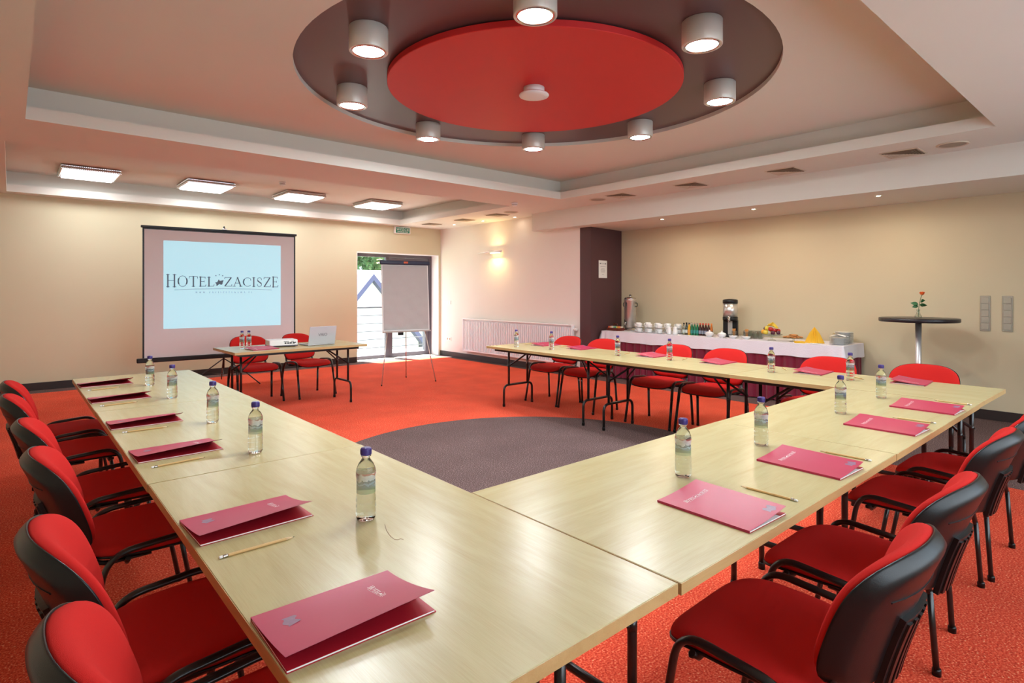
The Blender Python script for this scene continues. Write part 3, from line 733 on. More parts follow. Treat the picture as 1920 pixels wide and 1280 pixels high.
# ------------------------------------------------------------------ conference chairs
def make_chair():
    """faces local +y; origin on the floor"""
    t = thing('conference_chair', '', 'chair')
    hx, hy = .245, .235
    def curve(x, y):
        f = -0.010*(1-(x/hx)**2)*(1-abs(y/hy)) + .004*(x/hx)**2
        if y > .08: f -= .55*(y-.08)**2*2.0
        if y < -.10: f += .35*(y+.10)**2
        return f
    def top(x, y, r): return .448+.030*max(0, 1-r**9)**.5+curve(x, y)
    def bot(x, y, r): return .440+curve(x, y)
    taper = lambda x, y, z: (x*(1-.07*(y < 0)*abs(y)/hy), y-.005, z)
    b = MB(); b.squircle(hx, hy, top, bot, 14, 72, 4.6, e2=3.2); b.warp(taper); b.build('seat', M_RED_FAB, t)
    b = MB(); b.squircle(hx+.003, hy+.003, lambda x, y, r: .4405+curve(x, y), lambda x, y, r: .422+curve(x, y)+.010*r**6, 10, 72, 4.6, e2=3.2); b.warp(taper); b.build('seat_shell', M_BLACK, t)
    # backrest: built in x-z, hx .24, half height .175
    bx, bz, zc = .243, .174, .648
    def place(off0):
        def fn(x, y, z):
            # x across, y up, z thickness (towards front)
            v = y/bz
            w = x*(1-.07*(v < 0)*abs(v)**1.5)
            yy = -.316+.072*abs(x/bx)**2.2-.060*v-.010*v*v + z
            return (w, yy, zc+y+.004*v-.012*(x/bx)**2*(v > 0)*v+.35*z)
        return fn
    b = MB(); b.squircle(bx-.003, bz-.003, lambda x, y, r: .012+.030*max(0, 1-r**8)**.5, lambda x, y, r: .004, 14, 72, 3.4, e2=4.6); b.warp(place(0)); b.build('backrest', M_RED_FAB, t)
    b = MB(); b.squircle(bx, bz, lambda x, y, r: .006, lambda x, y, r: -.030+.032*max(0, (r-.88)/.12)**1.6, 14, 72, 3.6, e2=5.5); b.warp(place(0)); sh = b.build('back_shell', M_BLACK, t)
    b = MB()
    def slab(x0, x1, y0, y1, z0, z1, n=6):
        bb = MB(); m_ = 8
        for i in range(m_):
            xa, xb = x0+(x1-x0)*i/m_, x0+(x1-x0)*(i+1)/m_
            vs = []
            for zz in (z0, z1):
                for yy in [y0+(y1-y0)*k/n for k in range(n+1)]:
                    vs.append((b.bm.verts.new(place(0)(xa, yy, zz)), b.bm.verts.new(place(0)(xb, yy, zz))))
            for k in range(n):
                b.bm.faces.new((vs[k][0], vs[k][1], vs[k+1][1], vs[k+1][0]))
                q = n+1+k
                b.bm.faces.new((vs[q][0], vs[q+1][0], vs[q+1][1], vs[q][1]))
            b.bm.faces.new((vs[0][0], vs[n+1][0], vs[n+1][1], vs[0][1])); b.bm.faces.new((vs[n][0], vs[n][1], vs[2*n+1][1], vs[2*n+1][0]))
            if i == 0:
                for k in range(n): b.bm.faces.new((vs[k][0], vs[k+1][0], vs[n+2+k][0], vs[n+1+k][0]))
            if i == m_-1:
                for k in range(n): b.bm.faces.new((vs[k][1], vs[n+1+k][1], vs[n+2+k][1], vs[k+1][1]))
        bb.bm.free()
    slab(-.095, .095, -.172, .020, -.042, -.028)
    for x in (-.070, -.035, .0, .035, .070): slab(x-.009, x+.009, -.168, .008, -.047, -.040)
    slab(-.17, .17, .082, .085, -.0325, -.028)
    b.build('bracket_cover', M_BLACK, sh)
    for s in (-1, 1):
        fr_pts = bez([(s*.272, .170, .30), (s*.266, .140, .488), (s*.266, -.165, .466), (s*.272, -.195, .30)], 8, .085)
        b = MB(); b.tube(fr_pts, .0105, 12, rx=.0155, flat=(s, 0, 0)); rl = b.build('side_rail', M_BLACKMETAL, t)
        b = MB(); b.lathe([(0, 0), (.010, .001), (.010, .012), (0, .014)], 12, Matrix.Translation((s*.245, .110, .418))); b.build('seat_bolt', M_BLACK, rl)
        for y0, y1 in ((.1684, .222), (-.195, -.215)):
            b = MB(); b.tube([(s*.272, y0, .31), (s*.279, y1, .010)], .0105, 12, rx=.0145, flat=(s, 0, 0)); lg = b.build('leg', M_BLACKMETAL, t)
            b = MB(); b.lathe([(.0150, 0), (.0155, .020), (.0135, .026)], 12, Matrix.Translation((s*.279, y1, 0))); b.build('foot_cap', M_BLACK, lg)
        b = MB(); b.tube(bez([(s*.205, -.02, .420), (s*.205, -.190, .418), (s*.200, -.232, .49), (s*.190, -.240, .53)], 6, .05), .008, 10, rx=.0135, flat=(1, 0, 0)); b.build('back_upright', M_BLACKMETAL, t)
    for y in (.10, -.10):
        b = MB(); b.tube([(-.262, y, .440), (-.23, y, .415), (.23, y, .415), (.262, y, .440)], .009, 10); b.build('cross_bar', M_BLACKMETAL, t)
    return t
C0 = make_chair()
CG = {'L': 'chairs along the left arm of the tables', 'N': 'chairs along the near right side of the tables', 'R': 'chairs behind the right arm of the tables', 'P': 'chairs at the presenter table'}
chairs = []
LY = [1.285, 1.895, 2.80, 3.50, 4.42, 5.08]
LL = ['red chair nearest the camera at the bottom left, cut by the lower picture edge', 'red chair on the left side, second from the camera', 'red chair on the left side, third from the camera', 'red chair on the left side, fourth from the camera', 'red chair on the left side, second from the far end', 'red chair at the far end of the left row, nearest the screen wall']
for y, l, x, rz in zip(LY, LL, (.425, .412, .43, .405, .345, .345), (.03, .02, .0, .0, .02, .0)): chairs.append((x, y, -PI/2+rz, l, 'L'))
for x, y, rz, l in ((1.665, .765, .02, 'red chair nearest the camera on the right side, showing its black back shell'), (2.315, .79, .0, 'second red chair from the camera on the right side'), (3.25, .82, .0, 'third red chair from the camera on the right side'), (3.92, .80, .0, 'red chair at the right edge of the picture, cut off by it')): chairs.append((x, y, rz, l, 'N'))
for y, l in zip((5.265, 4.67, 3.65, 3.03, 2.04, 1.32), ('red chair behind the right arm nearest the radiator', 'red chair behind the right arm, in front of the left end of the buffet', 'red chair behind the right arm, before the coffee cups', 'red chair behind the right arm, before the fruit and biscuits', 'red chair behind the right arm, before the right end of the buffet', 'red chair behind the right arm, in front of the tall round table')): chairs.append((5.29, y, PI/2, l, 'R'))
chairs.append((2.395, 7.80, PI+.02, 'red chair at the presenter table behind the projector', 'P')); chairs.append((3.10, 7.82, PI+.20, 'red chair at the presenter table behind the laptop', 'P'))
for i, (x, y, rz, l, g) in enumerate(chairs):
    if i == 0: C0.location = (x, y, 0); C0.rotation_euler = (0, 0, rz); C0['label'] = l; C0['group'] = CG[g]
    else: dup(C0, (x, y, 0), rz, l, CG[g])

# ------------------------------------------------------------------ bottles
M_PET = mat('clear_plastic_and_water', (0.93, 0.98, 0.94), 0.03, trans=1.0, ior=1.30)
M_CAP = mat('violet_cap', (0.055, 0.035, 0.20), 0.35, var=(30, .03))
def label_mat():
    m = bpy.data.materials.new('bottle_label_print'); m.use_nodes = True; nt = m.node_tree; b = nt.nodes['Principled BSDF']; N = nt.nodes.new; L = nt.links.new
    tc = N('ShaderNodeTexCoord'); n = N('ShaderNodeTexNoise'); n.inputs['Scale'].default_value = 55; n.inputs['Detail'].default_value = 3; L(tc.outputs['Object'], n.inputs['Vector'])
    s = N('ShaderNodeSeparateXYZ'); L(tc.outputs['Object'], s.inputs[0])
    a = N('ShaderNodeMath'); a.operation = 'MULTIPLY_ADD'; a.inputs[1].default_value = .03; L(n.outputs['Fac'], a.inputs[0]); L(s.outputs['Z'], a.inputs[2])
    r = N('ShaderNodeMapRange'); r.inputs['From Min'].default_value = .082+.01; r.inputs['From Max'].default_value = .142+.02; L(a.outputs[0], r.inputs['Value'])
    c = N('ShaderNodeValToRGB'); c.color_ramp.interpolation = 'CONSTANT'; e = c.color_ramp.elements
    e[0].position = 0; e[0].color = (.12, .22, .10, 1); e[1].position = .30; e[1].color = (.10, .20, .26, 1)
    for p, k in ((.42, (.30, .42, .46)), (.50, (.08, .16, .22)), (.60, (.62, .66, .64)), (.74, (.70, .70, .66)), (.84, (.55, .12, .10)), (.92, (.7, .7, .66))):
        q = e.new(p); q.color = (*k, 1)
    L(r.outputs['Result'], c.inputs['Fac']); L(c.outputs['Color'], b.inputs['Base Color']); b.inputs['Roughness'].default_value = .3
    b.inputs['Alpha'].default_value = .48
    return m
M_LABEL = label_mat()
Bt = thing('water_bottle', '', 'bottle')
prof = [(0, .004), (.018, .002), (.024, .0), (.0275, .005), (.0290, .014), (.0290, .030), (.0280, .033), (.0290, .036), (.0290, .048), (.0280, .051), (.0290, .054), (.0288, .068), (.0268, .074), (.0272, .080), (.0272, .112), (.0270, .122), (.0290, .132), (.0290, .142), (.0270, .152), (.0210, .166), (.0140, .176), (.0115, .180), (.0115, .186), (.0150, .187), (.0150, .190), (.0115, .191), (.0115, .197), (0, .197)]
b = MB(); b.lathe(prof, 36); b.build('bottle_body', M_PET, Bt)
b = MB(); b.lathe([(.0276, .080), (.0276, .112), (.0274, .122), (.0294, .132), (.0293, .140)], 36, cap=False); b.build('label', M_LABEL, Bt)
b = MB(); b.lathe([(.0150, .190), (.0155, .192), (.0155, .208), (.0140, .211), (0, .211)], 28)
for k in range(24):
    a = 2*PI*k/24; b.box(-.0008, .0008, -.0008, .0008, .192, .207, M=Matrix.Translation((.0157*math.cos(a), .0157*math.sin(a), 0)) @ Matrix.Rotation(a, 4, 'Z'))
b.build('cap', M_CAP, Bt)
TZ = .7502
BP = [(.797, 1.575, 'water bottle nearest the camera, alone on the near left table'), (.777, 2.533, 'water bottle on the left arm, second from the camera'), (.788, 3.257, 'water bottle on the left arm, third from the camera'), (.772, 4.158, 'water bottle on the left arm, second from the far end'), (.756, 4.83, 'water bottle at the far end of the left arm'),
      (1.856, 1.176, 'water bottle beside the nearest folder on the front right table'), (2.488, 1.187, 'second water bottle along the front right tables'), (3.459, 1.204, 'third water bottle along the front right tables'), (4.15, 1.209, 'water bottle at the inner edge of the far right corner table'),
      (4.79, 1.60, 'water bottle on the right arm in front of the buffet end'), (4.77, 2.19, 'water bottle on the right arm between the red folders, before the fruit bowl'), (4.86, 3.23, 'water bottle on the right arm before the juice bottles'), (4.80, 3.82, 'water bottle on the right arm before the coffee urn'), (4.72, 4.72, 'water bottle on the right arm, second from its far end'), (4.62, 5.22, 'water bottle at the far end of the right arm, before the radiator'),
      (2.055, 7.19, 'left one of two bottles on the presenter table'), (2.125, 7.17, 'right one of two bottles on the presenter table')]
for i, (x, y, l) in enumerate(BP):
    g = 'water bottles on the presenter table' if i > 14 else 'water bottles on the meeting tables'
    if i == 0: Bt.location = (x, y, TZ); Bt['label'] = l; Bt['group'] = g
    else: dup(Bt, (x, y, TZ), i*1.3 if i > 0 else 0, l, g)

# ------------------------------------------------------------------ folders
def cover_mat():
    m = mat('folder_cover_satin', (0.44, 0.022, 0.075), 0.42, var=(9, .06), spec=.5); return m
M_FOLD = cover_mat(); M_FOLDIN = mat('folder_inside_red', (0.40, 0.010, 0.025), 0.5, var=(9, .04))
M_LOGO = mat('white_foil_print', (0.85, 0.82, 0.82), 0.4, var=(9, .01))
M_SMUDGE = mat('grey_violet_emblem_print', (0.26, 0.14, 0.22), 0.4, var=(90, .25))
def make_folder(name, lift_side, far=False):
    """portrait: +y is the top of the page, spine at -x; 0.215 x 0.31.  lift: opening edge raised"""
    t = thing(name, '', 'folder')
    w, h = .1075, .155
    b = MB(); b.box(-w, w, -h, h, .0002, .0016); b.build('back_cover', M_FOLDIN, t)
    b = MB(); b.box(-w+.004, w-.001, -h+.001, h-.004, .0018, .0046); b.build('paper_sheets', M_PAPER, t)
    b = MB()
    if lift_side: b.box(-w+.004, w-.0005, -h+.0005, h-.004, .0048, .0056)
    else: b.box(w-.035, w-.002, -h+.001, h-.004, .0048, .0056)
    b.build('pocket', M_FOLDIN, t)
    def cz(x, y):
        u = (x+w)/(2*w); v = (y+h)/(2*h)
        if lift_side: return .0068+(.020+.016*v)*u**1.7
        return .0068+(.019+.003*v)*u**1.7
    NX, NY = 12, 14
    def surf(off):
        return lambda a, c: (-w+2*w*a-(0.006*a*a if lift_side else 0), -h+2*h*c, cz(-w+2*w*a, -h+2*h*c)+off)
    b = MB(); b.grid(surf(0), NX, NY); b.grid(surf(.0007), NX, NY)
    b.box(-w-.0006, -w+.0006, -h, h, .0002, .0076)
    b.build('front_cover', M_FOLD, t)
    # lettering on the cover
    lm = logo_mesh(.122, Matrix.Translation((.002, .078, 0)), url=False)
    lm.warp(lambda x, y, z: (x, y, cz(x, y)+.0009+z*.3)); lm.build('lettering', M_LOGO, t)
    ex0, ey0 = (-.055, -.112) if lift_side else (.045, -.140)
    b = MB(); b.grid(lambda a, c: (ex0+.042*a*(1-.2*c), ey0+.026*c+.004*math.sin(9*a), cz(ex0+.042*a, ey0+.026*c)+.0011), 8, 4); b.build('emblem', M_SMUDGE, t)
    return t
F0 = make_folder('conference_folder', True)
F1 = make_folder('conference_folder', False)
FG = 'crimson folders on the meeting tables'
FP = [(.524, 1.130, -PI/2-.02, 0, 'crimson folder nearest the camera, its cover lifted beside the near left edge'), (.530, 1.800, -PI/2+.03, 0, 'crimson folder on the near left table, second from the camera'), (.530, 2.770, -PI/2+.02, 0, 'crimson folder on the left arm, just beyond the table joint'), (.524, 3.490, -PI/2, 0, 'crimson folder on the left arm, fourth from the camera'), (.520, 4.365, -PI/2+.03, 0, 'crimson folder on the left arm, second from the far end'), (.522, 5.110, -PI/2+.04, 0, 'crimson folder at the far end of the left arm, nearest the screen'),
      (1.665, .925, -.03, 1, 'crimson folder nearest the camera on the front right table'), (2.345, .930, -.03, 1, 'crimson folder on the front right tables, just before the joint'), (3.280, .935, -.03, 1, 'crimson folder on the front right tables, third along'), (3.980, .930, -.02, 1, 'crimson folder at the outer edge of the front right tables, fourth along'),
      (5.035, 1.27, PI/2+.08, 1, 'crimson folder on the right corner table before the tall round table'), (5.030, 1.96, PI/2+.05, 1, 'crimson folder on the right arm before the buffet end, with the joint beyond'), (5.045, 2.82, PI/2, 1, 'crimson folder on the right arm before the fruit'), (5.050, 3.56, PI/2+.03, 1, 'crimson folder on the right arm before the juice bottles'), (5.060, 4.56, PI/2+.02, 1, 'crimson folder on the right arm before the pillar'), (5.060, 5.16, PI/2-.02, 1, 'crimson folder at the far end of the right arm'),
      (2.215, 6.985, PI/2+.15, 1, 'pink looking folder on the presenter table between bottles and projector')]
used = [False, False]
for x, y, rz, k, l in FP:
    g = FG if y < 7 else 'folder on the presenter table'
    src = (F0, F1)[k]
    if not used[k]: src.location = (x, y, TZ); src.rotation_euler = (0, 0, rz); src['label'] = l; src['group'] = g; used[k] = True
    else: dup(src, (x, y, TZ), rz, l, g)

# pencils
P0 = thing('pencil', '', 'pencil')
b = MB(); b.lathe([(.0037, -.075), (.0037, .072)], 6, Matrix.Rotation(PI/2, 4, 'X') @ Matrix.Scale(-1, 4, (0, 0, 1)), smooth=False); b.build('barrel', M_PINE, P0, loc=(0, 0, .0034))
b = MB(); b.lathe([(.0037, .072), (.0012, .090)], 12, Matrix.Rotation(PI/2, 4, 'X') @ Matrix.Scale(-1, 4, (0, 0, 1))); b.build('sharpened_tip', mat('pale_cut_wood', (.72, .52, .30), .6, var=(60, .05)), P0, loc=(0, 0, .0034))
b = MB(); b.lathe([(.0012, .090), (.0001, .096)], 8, Matrix.Rotation(PI/2, 4, 'X') @ Matrix.Scale(-1, 4, (0, 0, 1))); b.build('lead', M_GRAPHITE, P0, loc=(0, 0, .0034))
b = MB(); b.lathe([(.0039, -.087), (.0041, -.084), (.0038, -.081), (.0041, -.078), (.0039, -.074)], 14, Matrix.Rotation(PI/2, 4, 'X') @ Matrix.Scale(-1, 4, (0, 0, 1))); b.build('ferrule', M_CHROME, P0, loc=(0, 0, .0034))
b = MB(); b.lathe([(0, -.096), (.003, -.0955), (.0036, -.093), (.0036, -.087)], 14, Matrix.Rotation(PI/2, 4, 'X') @ Matrix.Scale(-1, 4, (0, 0, 1))); b.build('eraser', M_WHITE, P0, loc=(0, 0, .0034))
PP = [(.492, 1.580, -PI/2, 'pencil beside the second crimson folder on the near left table'), (.500, 2.568, -PI/2+.10, 'pencil on the left arm just beyond the table joint'), (.496, 3.279, -PI/2-.03, 'pencil on the left arm, third from the camera'), (.490, 4.132, -PI/2+.10, 'pencil on the left arm, fourth from the camera'), (.488, 4.841, -PI/2+.2, 'pencil at the far end of the left arm'),
      (1.901, .884, .02, 'pencil beside the nearest folder on the front right table'), (2.572, .879, .02, 'pencil between the second folder and the joint on the front right tables'), (3.549, .885, .04, 'pencil beside the third folder on the front right tables'), (4.29, .872, -.1, 'pencil nearest the outer right corner of the tables'),
      (4.98, 1.62, PI/2+.9, 'pencil lying slanted on the right arm beside the corner folder'), (5.06, 2.21, PI/2+.6, 'pencil on the right arm beside the second folder'), (5.03, 3.17, PI/2+.3, 'pencil on the right arm beside the third folder'), (5.03, 3.87, PI/2+.3, 'pencil on the right arm beside the fourth folder'), (5.06, 4.86, PI/2+.3, 'pencil on the right arm beside the second farthest folder'), (5.02, 5.42, PI/2, 'pencil at the far end of the right arm')]
for i, (x, y, rz, l) in enumerate(PP):
    if i == 0: P0.location = (x, y, TZ+.0002); P0.rotation_euler = (0, 0, rz); P0['label'] = l; P0['group'] = 'wooden pencils beside the folders'
    else: dup(P0, (x, y, TZ+.0002), rz, l)
# crumbs mark on the near table: a small curved hair-like trace
b = MB(); b.tube([(.818, 1.499, .7506), (.800, 1.456, .7507), (.790, 1.416, .7506), (.788, 1.390, .7508), (.794, 1.382, .7506), (.803, 1.384, .7506), (.806, 1.374, .7506)], .0005, 6)
tag(b.build('thread', mat('brown_thread', (.22, .10, .04), .8)), 'thin curled brown thread lying on the near left table by the bottle', 'thread')

# ------------------------------------------------------------------ presenter table things
t = thing('projector', 'white projector with its ports facing the camera on the presenter table', 'projector', (2.515, 7.20, TZ), rz=-.12)
b = MB(); b.box(-.165, .165, -.12, .12, .012, .085, .012, seg=3); b.build('case', M_WHITE, t)
b = MB(); b.box(-.168, .168, -.123, .123, .008, .020, .005); b.build('base_trim', M_GREYPRINT, t)
b = MB()
for x, z, w, hh in ((.02, .045, .012, .008), (.05, .045, .012, .008), (.08, .045, .018, .008), (.115, .045, .014, .009), (.03, .064, .05, .003), (.10, .064, .03, .003), (.135, .050, .006, .006)): b.box(x-w/2-.005, x+w/2+.005, -.1215, -.119, z-hh, z+hh)
b.build('ports', M_BLACK, t)
b = MB(); b.lathe([(0, 0), (.035, 0), (.035, .02), (.028, .02), (.024, .012), (0, .010)], 24, Matrix.Translation((-.08, .118, .05)) @ Matrix.Rotation(-PI/2, 4, 'X')); b.build('lens', M_BLACK, t)
for x, y in ((-.13, -.09), (.13, -.09), (0, .09)):
    b = MB(); b.lathe([(.010, 0), (.010, .012)], 12, Matrix.Translation((x, y, 0))); b.build('foot', M_BLACK, t)
t = thing('laptop', 'open silver laptop, its lid towards the camera on the presenter table', 'laptop', (2.93, 7.13, TZ), rz=PI+.10)
b = MB(); b.box(-.18, .18, -.125, .125, .003, .018, .004); b.build('base', M_SILVER, t)
b = MB(); b.box(-.16, .16, -.06, .10, .0182, .0195); b.build('keyboard', M_BLACK, t)
ML = Matrix.Translation((0, .122, .018)) @ Matrix.Rotation(math.radians(-14), 4, 'X')
M_LID = mat('silver_lid', (0.50, 0.53, 0.57), 0.4, metal=0.15, var=(20, .01))
b = MB()
M_LAPMAT = ML
ML2 = Matrix.Translation((0, -.122, .018)) @ Matrix.Rotation(math.radians(14), 4, 'X')
# the user sits on the far side: the hinge is on the camera side, local +y after the half turn
b.box(-.18, .18, -.004, .004, 0, .225, .003, M=Matrix.Translation((0, .124, .018)) @ Matrix.Rotation(math.radians(-12), 4, 'X')); lid = b.build('lid', M_LID, t)
b = MB(); b.box(-.165, .165, -.0052, -.0042, .012, .212, M=Matrix.Translation((0, .124, .018)) @ Matrix.Rotation(math.radians(-12), 4, 'X')); b.build('display', M_BLACK, lid)
plain_text('VAIO', .052, 'lettering', mat('dark_chrome_print', (.16, .17, .20), .3, metal=.6), lid, Matrix.Translation((0, .124, .018)) @ Matrix.Rotation(math.radians(-12), 4, 'X') @ Matrix.Translation((0, .0045, .118)) @ Matrix.Rotation(PI, 4, 'Z') @ MX)

# ------------------------------------------------------------------ projection screen
t = thing('projection_screen', 'free-standing tripod projection screen showing the hotel logo', 'screen', (2.455, 9.47, 0), rz=math.radians(-3.0))
SW = 1.055
z0, z1 = .47, 2.335
M_SCR = mat('matte_screen_fabric', (0.80, 0.81, 0.84), 0.9, var=(4, .01))
b = MB(); b.box(-SW, SW, -.002, .002, z0, z1); b.build('screen_fabric', M_SCR, t)
b = MB(); b.box(-SW-.0, -SW+.022, -.0035, .0, z0, z1); b.box(SW-.022, SW, -.0035, 0, z0, z1); b.box(-SW, SW, -.0035, 0, z1-.03, z1); b.build('black_border', M_BLACK, t)
b = MB(); b.box(-SW-.02, SW+.02, -.02, .02, z1-.012, z1+.022, .006); b.build('top_bar', M_BLACK, t)
b = MB(); b.box(-SW-.07, SW+.03, -.035, .035, z0-.055, z0+.010, .012); b.build('case', M_BLACK, t)
b = MB(); b.cyl((0, .06, .25), (0, .06, 2.37), .014, 14); b.tube(bez([(0, .06, 2.37), (0, .06, 2.41), (0, .0, 2.41), (0, 0, 2.35)], 5, .025), .008); b.build('pole', M_BLACKMETAL, t)
b = MB(); b.box(-.03, .03, -.01, .012, z1+.02, z1+.045, .004); b.build('hook', M_CHROME, t)
for a in (-38, 82, 200):
    c, s = math.cos(math.radians(a)), math.sin(math.radians(a))
    b = MB(); b.tube([(0, .06, .40), (c*.30, .06+s*.30, .22), (c*.56, .06+s*.56, .012)], .009, 10); lg = b.build('leg', M_BLACKMETAL, t)
    b = MB(); b.tube([(0, .06, .16), (c*.30, .06+s*.30, .215)], .006, 8); b.build('stay', M_BLACKMETAL, lg)
# projected picture
ix0, ix1, iz0, iz1 = -.80, .825, .885, 2.155
M_IMG = bpy.data.materials.new('projected_picture'); M_IMG.use_nodes = True
_b = M_IMG.node_tree.nodes['Principled BSDF']; _b.inputs['Base Color'].default_value = (.36, .48, .50, 1); _b.inputs['Roughness'].default_value = .9
_b.inputs['Emission Color'].default_value = (.46, .86, 1.0, 1); _b.inputs['Emission Strength'].default_value = .68  # the panel's own glow replaces light thrown by the projector
b = MB(); b.box(ix0, ix1, -.0042, -.0036, iz0, iz1); im = b.build('projected_picture', M_IMG, t)
M_TXT = mat('slate_grey_logo', (.10, .13, .17), .8, emit=(.10, .16, .20), estr=.35)
lm = logo_mesh((ix1-ix0)*.965, Matrix.Translation(((ix0+ix1)/2, -.0044, 1.485)) @ MX, url=True); lm.build('lettering', M_TXT, im)

# ------------------------------------------------------------------ flip chart
t = thing('flip_chart', 'tripod flip chart with a blank grey paper pad in front of the glazed door', 'flip chart', (4.66, 7.85, 0), rz=math.radians(-10))
tilt = Matrix.Translation((0, 0, .80)) @ Matrix.Rotation(math.radians(-4), 4, 'X')
b = MB(); b.box(-.385, .385, -.008, .008, 0, 1.06, .003, M=tilt); b.build('board', M_WHITE, t)
b = MB()
def pad(off):
    def f(a, c):
        x = -.365+.73*a; z = .03+1.0*c
        return tilt @ Vector((x, off-.003*math.sin(c*40+3*math.sin(a*5))*(1-c)*.8-.002*math.sin(a*17+c*23)*(1-c), z))
    return f
b.grid(pad(-.015), 30, 60); b.build('paper_pad', mat('flip_pad_paper', (0.49, 0.485, 0.475), .8, bump=(14, .3), var=(5, .04)), t)
b = MB(); b.box(-.41, .41, -.045, .015, 1.04, 1.105, .014, M=tilt, seg=3); b.build('clamp_bar', mat('navy_clamp', (.02, .022, .055), .4), t)
b = MB(); b.box(-.035, .035, -.049, -.044, 1.058, 1.088, .003, M=tilt); b.build('badge', mat('orange_badge', (.70, .13, .04), .4), t)
b = MB(); b.box(-.385, .385, -.06, .012, -.012, .010, .004, M=tilt); b.build('pen_tray', mat('tray_grey', (.45, .42, .38), .5), t)
for s in (-1, 1):
    b = MB(); b.tube([(s*.30, .01, .84), (s*.44, -.12, .012)], .0075, 10); lg = b.build('leg', M_STEEL, t)
    b = MB(); b.lathe([(.010, 0), (.010, .02)], 10, Matrix.Translation((s*.44, -.12, 0))); b.build('foot_cap', M_BLACK, lg)
b = MB(); b.tube([(0, .03, .95), (.19, .52, .012)], .0075, 10); lg = b.build('leg', M_STEEL, t)
b = MB(); b.lathe([(.010, 0), (.010, .02)], 10, Matrix.Translation((.19, .52, 0))); b.build('foot_cap', M_BLACK, lg)
b = MB(); b.box(-.12, -.04, .02, .06, .74, .79, .004, M=None); b.build('leg_mount', M_BLACK, t)

# ------------------------------------------------------------------ buffet
BX0, BX1, BY0, BY1, BZ = 7.48, 8.15, 2.58, 6.27, .765
t = thing('buffet_table', 'long buffet table dressed in a pleated maroon skirt along the buff wall', 'table', ((BX0+BX1)/2, (BY0+BY1)/2, 0))
hx, hy = (BX1-BX0)/2, (BY1-BY0)/2
b = MB(); b.box(-hx, hx, -hy, hy, BZ-.03, BZ-.004, .003); b.build('tabletop', M_MAPLE_EDGE, t)
M_SKIRT = mat('maroon_satin_skirt', (0.19, 0.008, 0.032), .40, sheen=.2, bump=(300, .1), var=(30, .05))
b = MB()
per = [(-hx+.01, hy-.01, -hx+.01, -hy+.01), (-hx+.01, -hy+.01, hx-.01, -hy+.01)]
pts = []
for x0, y0, x1, y1 in per:
    L = math.hypot(x1-x0, y1-y0); n = int(L/.012)
    nx, ny = (y1-y0)/L, -(x1-x0)/L
    for k in range(n): 
        u = k/n; ph = u*L/.125*2*PI; a = .017*math.sin(ph+.8*math.sin(ph*.31))+.006*math.sin(ph*.5+1)
        pts.append((x0+(x1-x0)*u, y0+(y1-y0)*u, nx*a, ny*a))
pts.append((hx-.01, -hy+.01, 0, 0))
rows = [(BZ-.035, .35), (.55, .8), (.3, 1.1), (.015, 1.35)]
g = [[b.bm.verts.new((x+dx*k, y+dy*k, z)) for (x, y, dx, dy) in pts] for z, k in rows]
for A, B in zip(g, g[1:]):
    for k in range(len(pts)-1):
        f = b.bm.faces.new((A[k], B[k], B[k+1], A[k+1])); f.smooth = True
b.build('table_skirt', M_SKIRT, t, normals=False)
for x, y in ((-hx+.08, -hy+.15), (-hx+.08, hy-.15), (hx-.08, -hy+.15), (hx-.08, hy-.15), (-hx+.08, 0), (hx-.08, 0)):
    b = MB(); b.cyl((x, y, 0), (x, y, BZ-.03), .015, 12); b.build('leg', M_BLACKMETAL, t)
# cloth: top sheet with hanging drops and folded corner points
M_CLOTH = mat('white_tablecloth', (0.76, 0.74, 0.80), .8, bump=(60, .25), var=(6, .03))
b = MB(); xm, ym = (BX0+BX1)/2, (BY0+BY1)/2
per = []
def edge(x0, y0, x1, y1, n):
    for k in range(n): per.append((x0+(x1-x0)*k/n, y0+(y1-y0)*k/n))
ex = .012
edge(hx, -hy-ex, -hx-ex, -hy-ex, 40); edge(-hx-ex, -hy-ex, -hx-ex, hy+ex, 200); per.append((-hx-ex, hy+ex)); edge(-hx-ex, hy+ex, hx, hy+ex, 30)
rc = random.Random(5)
rowsN = 8; V = []
for j in range(rowsN):
    ring = []
    for i, (x, y) in enumerate(per):
        # corner distance for flare and longer points
        dc = min(math.hypot(x+hx+ex, y+hy+ex), math.hypot(x+hx+ex, y-hy-ex)); fl = math.exp(-(dc/.13)**2)
        d = j/(rowsN-1); drop = (.165+.055*fl+.004*math.sin(i*.31)+.003*math.sin(i*.13+2))*d
        ox = -1 if x <= -hx-ex+1e-6 else 0; oy = -1 if y <= -hy-ex+1e-6 else (1 if y >= hy+ex-1e-6 else 0)
        w = (.010+.006*math.sin(i*.45)*math.sin(i*.17)+.045*fl*abs(math.cos(dc*24)))*d
        ring.append(b.bm.verts.new((x+ox*w, y+oy*w, BZ+.001-drop if j else BZ+.003)))
    V.append(ring)
for A, B in zip(V, V[1:]):
    for k in range(len(per)-1):
        f = b.bm.faces.new((A[k], B[k], B[k+1], A[k+1])); f.smooth = True
c = [b.bm.verts.new(p) for p in ((hx, -hy-ex, BZ+.003), (-hx-ex, -hy-ex, BZ+.003), (-hx-ex, hy+ex, BZ+.003), (hx, hy+ex, BZ+.003))]
b.bm.faces.new(c)
o = b.build('tablecloth', M_CLOTH, normals=False); o.location = (xm, ym, 0)
tag(o, 'white tablecloth draped over the long buffet table', 'tablecloth')
CZ = BZ+.0045
